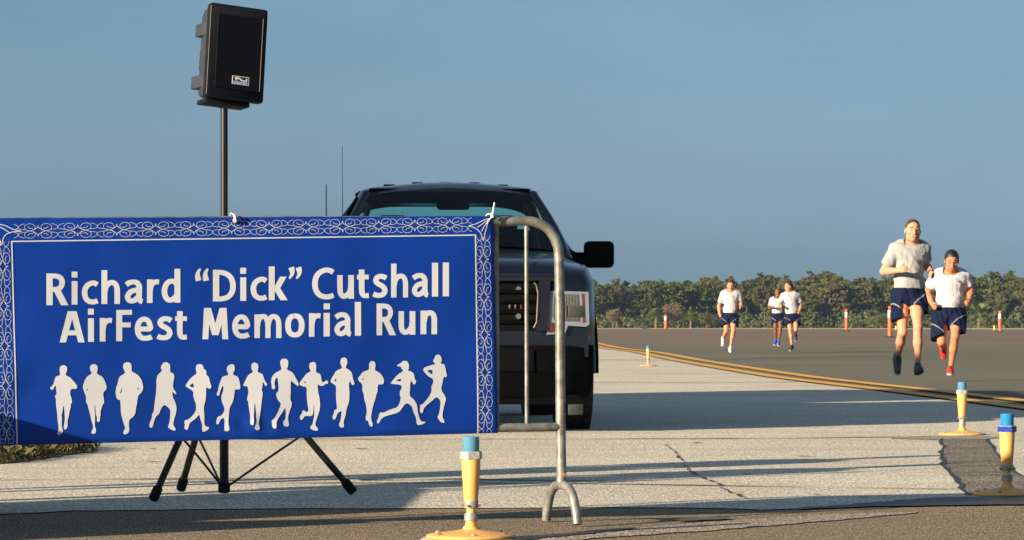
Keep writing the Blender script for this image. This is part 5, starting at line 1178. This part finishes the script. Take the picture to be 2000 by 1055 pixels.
person(1380+218/Z7, 689, Z7*76, 0, 218, zy(689, 500, Z7),
 dict(head=(225, 280, -.04), neck=(226, 332, 0), shl=(155, 356, 0), shr=(300, 356, 0), ell=(116, 470, .03), wrl=(122, 545, -.06), elr=(325, 442, .04), wrr=(318, 480, -.20),
      hipl=(184, 565, 0), hipr=(250, 565, 0), knl=(180, 705, -.14), anl=(162, 772, .22), knr=(248, 700, -.16), anr=(222, 855, -.08)),
 'broad shouldered runner in white t-shirt and white shoes, running alone in the middle',
 dict(skin=sk_warm, hair=hair_au, hairt=.006, shirt=sh_white2, head=(-6, 12, 0), headr=.118, toel=(-.05, -.35, -1), toer=(0, -1, -.3), shortl=.62, shortr=.58, shoe=(wm, wh, wm), fat=1.12, arm=1.1, leg=1.05, nk=1.2, vox=.013, emblem=1))
person(1380+800/Z7, 687, Z7*73, 0, 800, zy(687, 500, Z7),
 dict(head=(766, 292, -.02), neck=(785, 336, 0), shl=(713, 378, -.04), shr=(858, 374, .04), ell=(690, 448, 0), wrl=(684, 470, -.22), elr=(884, 465, .06), wrr=(866, 522, -.10),
      hipl=(766, 570, 0), hipr=(838, 570, 0), knl=(780, 690, -.14), anl=(796, 842, -.10), knr=(832, 694, -.10), anr=(842, 728, .26)),
 'runner in white t-shirt with his head turned towards the dark skinned runner beside him',
 dict(skin=sk_warm, hair=hair_au, hairt=.008, shirt=sh_white2, head=(-62, 4, -4), headr=.110, toel=(-.45, -1, -.35), toer=(0, -.3, -1), shortl=.58, shortr=.56, shoe=(nv, tn, nv), fat=1.05, vox=.013))
person(1380+665/Z7, 681, Z7*66, 0, 665, zy(681, 500, Z7),
 dict(head=(667, 342, -.03), neck=(664, 388, 0), shl=(612, 408, 0), shr=(716, 408, 0), ell=(588, 482, .04), wrl=(612, 478, -.20), elr=(735, 480, .06), wrr=(712, 470, -.22),
      hipl=(636, 560, 0), hipr=(692, 560, 0), knl=(642, 668, -.10), anl=(646, 788, .02), knr=(690, 680, -.10), anr=(674, 795, -.06)),
 'dark skinned bald runner in white t-shirt and blue shoes, partly behind his companion',
 dict(skin=sk_dark, hair=hair_bk, bald=1, shirt=sh_white2, head=(-4, 6, 0), headr=.116, toel=(-.3, -1, -.5), toer=(.05, -1, -.5), shortl=.62, shortr=.66, shoe=(bl, ye, bl), fat=.95, vox=.014))

def bystander(x, y, label, face):  # unseen standing figure, added to lay a shadow band across the apron
    k = 100.; g = Vector((x, y, 0)); px = 1000+x/y*F_PX; py = HOR+CAMH*F_PX/y
    q = dict(head=(0, 14, 0), neck=(0, 34, 0), shl=(-19, 40, 0), shr=(19, 40, 0), ell=(-23, 70, .03), wrl=(-22, 96, -.03), elr=(23, 70, .03), wrr=(22, 96, -.03), hipl=(-9, 92, 0), hipr=(9, 92, 0), knl=(-10, 136, -.02), anl=(-10, 176, 0), knr=(10, 136, -.02), anr=(10, 176, 0))
    r = person(px, py, k, 0, 0, 185, q, label, dict(skin=sk_warm, hair=hair_br, shirt=sh_white2, toel=(-.15, -1, -.05), toer=(.15, -1, -.05), shortl=.55, shortr=.55, shoe=(nv, wh, nv), vox=.014, fat=1.1, arm=1.1, leg=1.1), group='unseen bystanders added for their shadows')
    r.rotation_euler = (0, 0, R(face)); return r
bystander(-2.75, 14.62, 'unseen bystander added for a shadow band, the one standing farther from the camera', -40)
bystander(-2.85, 13.46, 'unseen bystander added for a shadow band, the one standing nearer the camera', -35)
# ------------------------------------------------------------------ treeline beyond the taxiway
def leafmat(name, a, b, c):
    m = NT(name); oi = m.n('ShaderNodeObjectInfo'); n = m.noise(.9, 4, .6)
    col = m.mix(m.ramp(n, [(.35, 0), (.65, 1)]), a, b); col = m.mix(m.ramp(oi.outputs['Random'], [(.35, 0), (1, 1)]), col, c)
    m.set(Base_Color=col, Roughness=.8); m.b.inputs['Specular IOR Level'].default_value = .15
    return m.mat
m_pine = leafmat('pine_needles', (.050, .062, .016), (.082, .088, .022), (.078, .072, .026))
m_oak = leafmat('broad_foliage', (.042, .060, .015), (.080, .098, .022), (.076, .072, .024))
m_scrub = leafmat('scrub_foliage', (.050, .078, .020), (.090, .120, .028), (.095, .092, .036))
m_tan = leafmat('dry_twigs', (.135, .105, .060), (.165, .125, .070), (.14, .11, .06))
m_palm = leafmat('palm_fronds', (.06, .10, .02), (.11, .15, .03), (.11, .13, .035))
m_bark = simple('pine_bark', (.095, .072, .05), .9, var=.4, vs=3)
m_bark2 = simple('palm_trunk', (.12, .088, .055), .9, var=.3, vs=3)
def leaves(mb, c, r, n, size, rs, flat=.75):
    for _ in range(n):
        d = Vector((rs.gauss(0, 1), rs.gauss(0, 1), rs.gauss(0, 1))).normalized(); rad = rs.random()**.45
        p = c+Vector((d.x*r[0], d.y*r[1], d.z*r[2]))*rad
        u = Vector((rs.gauss(0, 1), rs.gauss(0, 1), rs.gauss(0, flat))).normalized(); w = u.orthogonal().normalized(); w.rotate(Matrix.Rotation(rs.random()*6.28, 3, u)); v = u.cross(w); s_ = size*rs.uniform(.5, 1.3)
        mb.add([p-w*s_, p-v*s_*.6, p+w*s_, p+v*s_*.6], [(0, 1, 2, 3)])
def tree_proto(seed, h, cw, base, mat, dens=1.0, clumps=16, lsize=.30, trunk=True):
    rs = random.Random(seed); t = MB(); c = MB()
    r0 = .021*h; bend = rs.uniform(-.3, .3); tp = [Vector((bend*math.sin(k*1.1), .2*math.sin(k), h*.92*k/6)) for k in range(7)]
    t.tube(tp, [r0*(1-.13*k) for k in range(7)], 8)
    for i in range(clumps):
        f = (i+.5)/clumps; z = h*(base+(1-base)*f**.9)-rs.uniform(0, .08)*h; a = i*2.4+rs.uniform(-.5, .5)
        rad = cw*(.25+.85*math.sin(math.pi*min(.97, (.16+.74*f)))**.8)*rs.uniform(.45, 1.0) if f < .93 else cw*.15
        q = Vector((rad*math.cos(a), rad*math.sin(a), z)); zt = min(6, max(0, (z-rad*.35)/(h*.92)*6)); k0 = int(zt); st_ = tp[min(k0, 6)]
        t.tube([st_, st_.lerp(q, .5)+Vector((0, 0, .12)), q], [r0*.38, r0*.22, r0*.08], 5)
        cr = cw*rs.uniform(.20, .42)
        for _ in range(7):
            o_ = Vector((rs.gauss(0, 1), rs.gauss(0, 1), rs.gauss(0, .55)))*cr*.75; e_ = cr*rs.uniform(.35, .75); leaves(c, q+o_, (e_, e_, e_*.7), int(34*dens*(e_/.6)**1.2)+8, lsize*rs.uniform(.55, 1.0), rs)
    return t, c
def make_tree(name, t, c, mat, label, cat, group):
    root = empty(name); tag(root, label, cat, group)
    t.build('trunk', m_bark, root, 60, fix=False); c.build('crown', mat, root, fix=False); return root
def dup(root, loc, rz, s, label=None):
    r = root.copy(); S.collection.objects.link(r); r.location = loc; r.rotation_euler = (0, 0, rz); r.scale = (s, s, s) if not isinstance(s, tuple) else s
    if label: r['label'] = label
    for ch in root.children: c = ch.copy(); S.collection.objects.link(c); c.parent = r; c.matrix_parent_inverse = Matrix()
    return r
PR = []
kinds = [('pine_tree', m_pine, 'olive green pine with a bare lower trunk in the far treeline', 'pine tree', 'pines of the far treeline', .50), ('pine_tree', m_pine, 'olive green pine with a bare lower trunk in the far treeline', 'pine tree', 'pines of the far treeline', .58),
         ('pine_tree', m_pine, 'olive green pine with a bare lower trunk in the far treeline', 'pine tree', 'pines of the far treeline', .42), ('broadleaf_tree', m_oak, 'dense rounded green tree of the far treeline, leafy almost to the ground', 'tree', 'broadleaf trees of the far treeline', .24),
         ('broadleaf_tree', m_oak, 'dense rounded green tree of the far treeline, leafy almost to the ground', 'tree', 'broadleaf trees of the far treeline', .18)]
protos = []
for i, (nm, mt, lb, ct, gr, bs) in enumerate(kinds):
    t, c = tree_proto(40+i, 8.0, 2.1 if i < 3 else 2.6, bs, mt, 1.0 if i < 3 else 1.3, 17+i); protos.append((nm, t, c, mt, lb, ct, gr))
roots = [make_tree(*p) for p in protos]; used = [False]*len(roots)
rt = random.Random(21)
def place(k, x, y, s):
    global used
    sc_ = (s*rt.uniform(.85, 1.5), s*rt.uniform(.85, 1.5), s)
    if not used[k]: r = roots[k]; r.location = (x, y, -.03); r.rotation_euler = (0, 0, rt.random()*6.28); r.scale = sc_; used[k] = True
    else: r = dup(roots[k], (x, y, -.03), rt.random()*6.28, sc_)
    px = 1000+x*F_PX/y
    SEG = [(0, 'behind the banner or outside the picture'), (1140, 'between the truck and the first fan palm'), (1275, 'above the tan bush'), (1370, 'behind the lone middle runner'), (1470, 'behind the pair of middle runners'), (1575, 'in the tallest stand'), (1635, 'above the orange post in the gap'), (1690, 'left of the grey shirted runner'), (1760, 'behind the two near runners'), (1895, 'around the right hand fan palm'), (1935, 'above the orange post at the right'), (2005, 'behind the banner or outside the picture')]
    seg_ = [t for a, t in SEG if px >= a][-1] if px >= 0 else SEG[0][1]
    row_ = 'in front' if y < 559 else ('in the second row' if y < 575 else 'at the back')
    key = ('bare trunked pine ' if k < 3 else 'rounded green tree ')+row_+', '+seg_
    if seg_ != SEG[0][1]: TREES.setdefault(key, []).append((px, s, r))
    r['label'] = key
    return r
TREES = {}
# skyline height profile read along the row (photo pixel column -> crown top row)
TOP = [(-800, 556), (0, 555), (600, 552), (1000, 552), (1150, 553), (1170, 550), (1205, 548), (1230, 556), (1265, 550), (1300, 548), (1330, 549), (1365, 550), (1400, 545), (1422, 541), (1455, 548), (1475, 540), (1500, 545), (1530, 545), (1560, 545), (1590, 538), (1608, 529), (1622, 536), (1640, 546), (1656, 556), (1670, 549), (1700, 546), (1740, 543), (1800, 545), (1860, 550), (1895, 538), (1920, 542), (1945, 541), (1972, 531), (1990, 538), (2020, 540), (2400, 545), (3200, 550)]
def top(px):
    for (a, b), (c, d) in zip(TOP[:-1], TOP[1:]):
        if a <= px <= c: return b+(d-b)*(px-a)/(c-a)
    return 550
for row, (Y0, step, f) in enumerate(((552, 3.1, .93), (566, 3.6, 1.0), (584, 4.2, 1.0), (602, 5.5, .97))):
    x = -92+row*.9
    while x < 150:
        Y = Y0+rt.uniform(-5, 5); px = 1000+x*F_PX/Y; H_ = CAMH+(HOR-top(px))*Y/F_PX
        k = rt.choice((0, 1, 2, 0, 1, 3)) if px > 1560 else rt.choice((0, 3, 4, 2, 3, 1))
        if row == 0 and rt.random() < .25: H_ *= rt.uniform(.62, .85); k = rt.choice((2, 3, 4))
        inframe = 1050 < px < 2100
        if inframe or row in (1, 2): place(k, x, Y, H_*f*rt.uniform(.90, 1.04)/8.15)
        x += step*rt.uniform(.7, 1.3)*(1 if inframe else 1.35)
for key, L in TREES.items():                      # tell look-alikes of one stretch apart by their order along the row
    L.sort(key=lambda q: q[0]); n = len(L)
    W_ = {2: ('left', 'right'), 3: ('left', 'middle', 'right'), 4: ('leftmost', 'second', 'third', 'rightmost')}.get(n)
    if W_:
        for w_, (_, _, r) in zip(W_, L): r['label'] = w_+' '+key.replace(' right hand', '')
# dark mass closing the wood behind the named trees
mb = MB(); rs = random.Random(3)
for i in range(230):
    x = -120+300*i/230; Y = rs.uniform(612, 640); h_ = 5.8*rs.uniform(.8, 1.05)
    leaves(mb, Vector((x, Y, h_*.45)), (2.2, 2.2, h_*.5), 90, .55, rs)
tag(mb.build('far_wood', m_oak, fix=False), 'dark depth of the wood behind the first rows of trees', 'wood', kind='stuff')
# scrub along the foot of the trees
mb = MB(); rs = random.Random(9)
for i in range(560):
    x = -100+250*rs.random(); Y = rs.uniform(544, 551); h_ = rs.uniform(1.1, 3.0)*(1 if rs.random() < .8 else 1.35)
    leaves(mb, Vector((x, Y, h_*.42)), (rs.uniform(.7, 1.7), 1.0, h_*.55), 46, .24, rs)
tag(mb.build('undergrowth', m_scrub, fix=False), 'low green and straw coloured scrub along the foot of the trees', 'undergrowth', kind='stuff')
# fan palms and the tan bush
def palm(px, topy, Y, label, w=1.0):
    rs = random.Random(int(px)); x = (px-1000)*Y/F_PX; h = CAMH+(HOR-topy)*Y/F_PX; root = empty('fan_palm', (x, Y, -.03)); tag(root, label, 'palm')
    MB().tube([(0, 0, 0), (.06, 0, h*.3), (.1, 0, h*.54)], [.24, .20, .22], 9).build('trunk', m_bark2, root, 60)
    c = MB(); hub = Vector((.1, 0, h*.52))
    for i in range(46):
        a = rs.random()*6.28; el = rs.uniform(-.6, 1.35); d = Vector((math.cos(a)*math.cos(el), math.sin(a)*math.cos(el), math.sin(el))); L_ = h*.25*rs.uniform(.6, 1.1)*w
        tip = hub+d*L_; c.tube([hub, tip], .02, 4)
        sd = d.cross(Vector((0, 0, 1))); sd = sd.normalized() if sd.length > .1 else Vector((1, 0, 0)); up_ = sd.cross(d)
        for q in range(9):
            b = (q-4)*.34; e = (d*math.cos(b)+sd*math.sin(b)+up_*rs.uniform(-.25, .25)).normalized(); e2 = tip+e*L_*.85+Vector((0, 0, -.12)); nrm = e.cross(up_).normalized()*.13*h/3
            c.add([tip-nrm*.4, tip+e*L_*.2+nrm, e2, tip+e*L_*.2-nrm], [(0, 1, 2, 3)])
    c.build('crown', m_palm, root, fix=False)
palm(1281, 596, 538, 'fan palm left of the tan bush, with a dead brown frond', 1.1)
palm(1349, 600, 540, 'yellowish fan palm between the tan bush and the lone middle runner', 1.0)
palm(1912, 585, 538, 'green fan palm with a pale trunk just right of the white shirted near runner', 1.15)
def bush(px, topy, hw, Y, mat, name, label, cat, n=900, seed=1, ls=.15):
    rs = random.Random(seed); x = (px-1000)*Y/F_PX; k = Y/F_PX; h = CAMH+(HOR-topy)*k; root = empty(name, (x, Y, -.03)); tag(root, label, cat)
    t = MB()
    for i in range(9): a = i*.7; t.tube([(0, 0, 0), (hw*k*.3*math.cos(a), .3*math.sin(a), h*.4), (hw*k*.7*math.cos(a), .8*math.sin(a), h*.75)], [.07, .05, .02], 5)
    t.build('stems', m_bark, root, 60, fix=False); c = MB()
    for i in range(9):
        p = Vector((hw*k*rs.uniform(-.6, .6), rs.uniform(-.6, .6), h*rs.uniform(.45, .75))); leaves(c, p, (hw*k*.5, hw*k*.5, h*.27), n//9, ls, rs)
    c.build('crown', mat, root, fix=False)
bush(1316, 589, 25, 541, m_tan, 'dry_bush', 'rounded leafless tan bush at the foot of the trees behind the far orange post', 'bush', 2200, 1, .11)
bush(1382, 608, 22, 539, m_oak, 'green_bush', 'bright green rounded bush directly left of the lone middle runner', 'bush', 1500, 2, .14)
bush(1198, 600, 16, 540, m_tan, 'dry_bush', 'pale dusty bush in the treeline nearest the truck', 'bush', 1100, 3, .12)
bush(1722, 612, 26, 539, m_oak, 'green_bush', 'low bright green bush behind the nearest orange post', 'bush', 1500, 4, .14)
# ------------------------------------------------------------------ grass clump at the lower left
m_grass = leafmat('dull_green_grass', (.060, .068, .022), (.105, .095, .040), (.10, .09, .04)); m_dirt = simple('sandy_grass_soil', (.10, .08, .05), .95, var=.35, vs=8)
edge = jag([gp(-700, 914), gp(-200, 909), gp(0, 906), gp(60, 900), (gp(130, 889)), gp(182, 882), gp(190, 876), gp(120, 868), gp(60, 858)], .03, .12, 31, .05)
poly_g = edge+[(-3.4, 28), (-4.5, 60), (-14, 60)]
sheet('grass_verge', poly_g, .003, m_dirt)
mb = MB(); rs = random.Random(4)
def inside(x, y, P_):
    r_ = False
    for i in range(len(P_)):
        (x1, y1), (x2, y2) = P_[i], P_[i-1]
        if (y1 > y) != (y2 > y) and x < (x2-x1)*(y-y1)/(y2-y1)+x1: r_ = not r_
    return r_
cnt = 0
while cnt < 16000:
    x = rs.uniform(-5.2, -2.05); y = rs.uniform(16.8, 24)
    if y > 22 and rs.random() < .4: continue
    if not inside(x, y, poly_g): continue
    h_ = rs.uniform(.02, .085)*(1.0 if rs.random() < .9 else 1.5); a = rs.random()*6.28; l_ = Vector((math.cos(a), math.sin(a), 0))*h_*rs.uniform(.3, 1.3); w = Vector((-math.sin(a), math.cos(a), 0))*.0028; b0 = Vector((x, y, .003))
    mb.add([b0-w, b0+w, b0+l_*.4+Vector((0, 0, h_*.75))+w*.6, b0+l_+Vector((0, 0, h_)), b0+l_*.4+Vector((0, 0, h_*.75))-w*.6], [(0, 1, 2, 3, 4)]); cnt += 1
tag(mb.build('grass', m_grass, fix=False), 'dull green grass growing over the edge of the apron under the banner', 'grass', kind='stuff')
mb = MB()
for i in range(45):                               # tiny weeds in the crack
    p = G(rs.uniform(1432, 1452), rs.uniform(963, 966)); h_ = rs.uniform(.004, .016); a = rs.random()*6.28; l_ = Vector((math.cos(a), math.sin(a), 0))*h_
    w = Vector((.0015, 0, 0)); mb.add([p-w, p+w, p+l_+Vector((0, 0, h_))], [(0, 1, 2)])
tag(mb.build('weeds', simple('straw_weed', (.26, .20, .08), .8), fix=False), 'straw coloured weeds sprouting from the crack in the apron', 'weeds', kind='stuff')
# ------------------------------------------------------------------ morning haze over the field
hz = MB().box((0, 330, 19), (900, 760, 41)).build('haze', None or bpy.data.materials.new('haze_air'), fix=False); tag(hz, 'thin morning haze over the airfield', 'haze', kind='stuff')
hm = hz.data.materials[0]; hm.use_nodes = True; ht = hm.node_tree; ht.nodes.clear(); pv = ht.nodes.new('ShaderNodeVolumePrincipled'); ho = ht.nodes.new('ShaderNodeOutputMaterial')
pv.inputs['Color'].default_value = (.42, .66, 1, 1); pv.inputs['Density'].default_value = .0001; pv.inputs['Anisotropy'].default_value = 0.0; ht.links.new(pv.outputs[0], ho.inputs['Volume'])
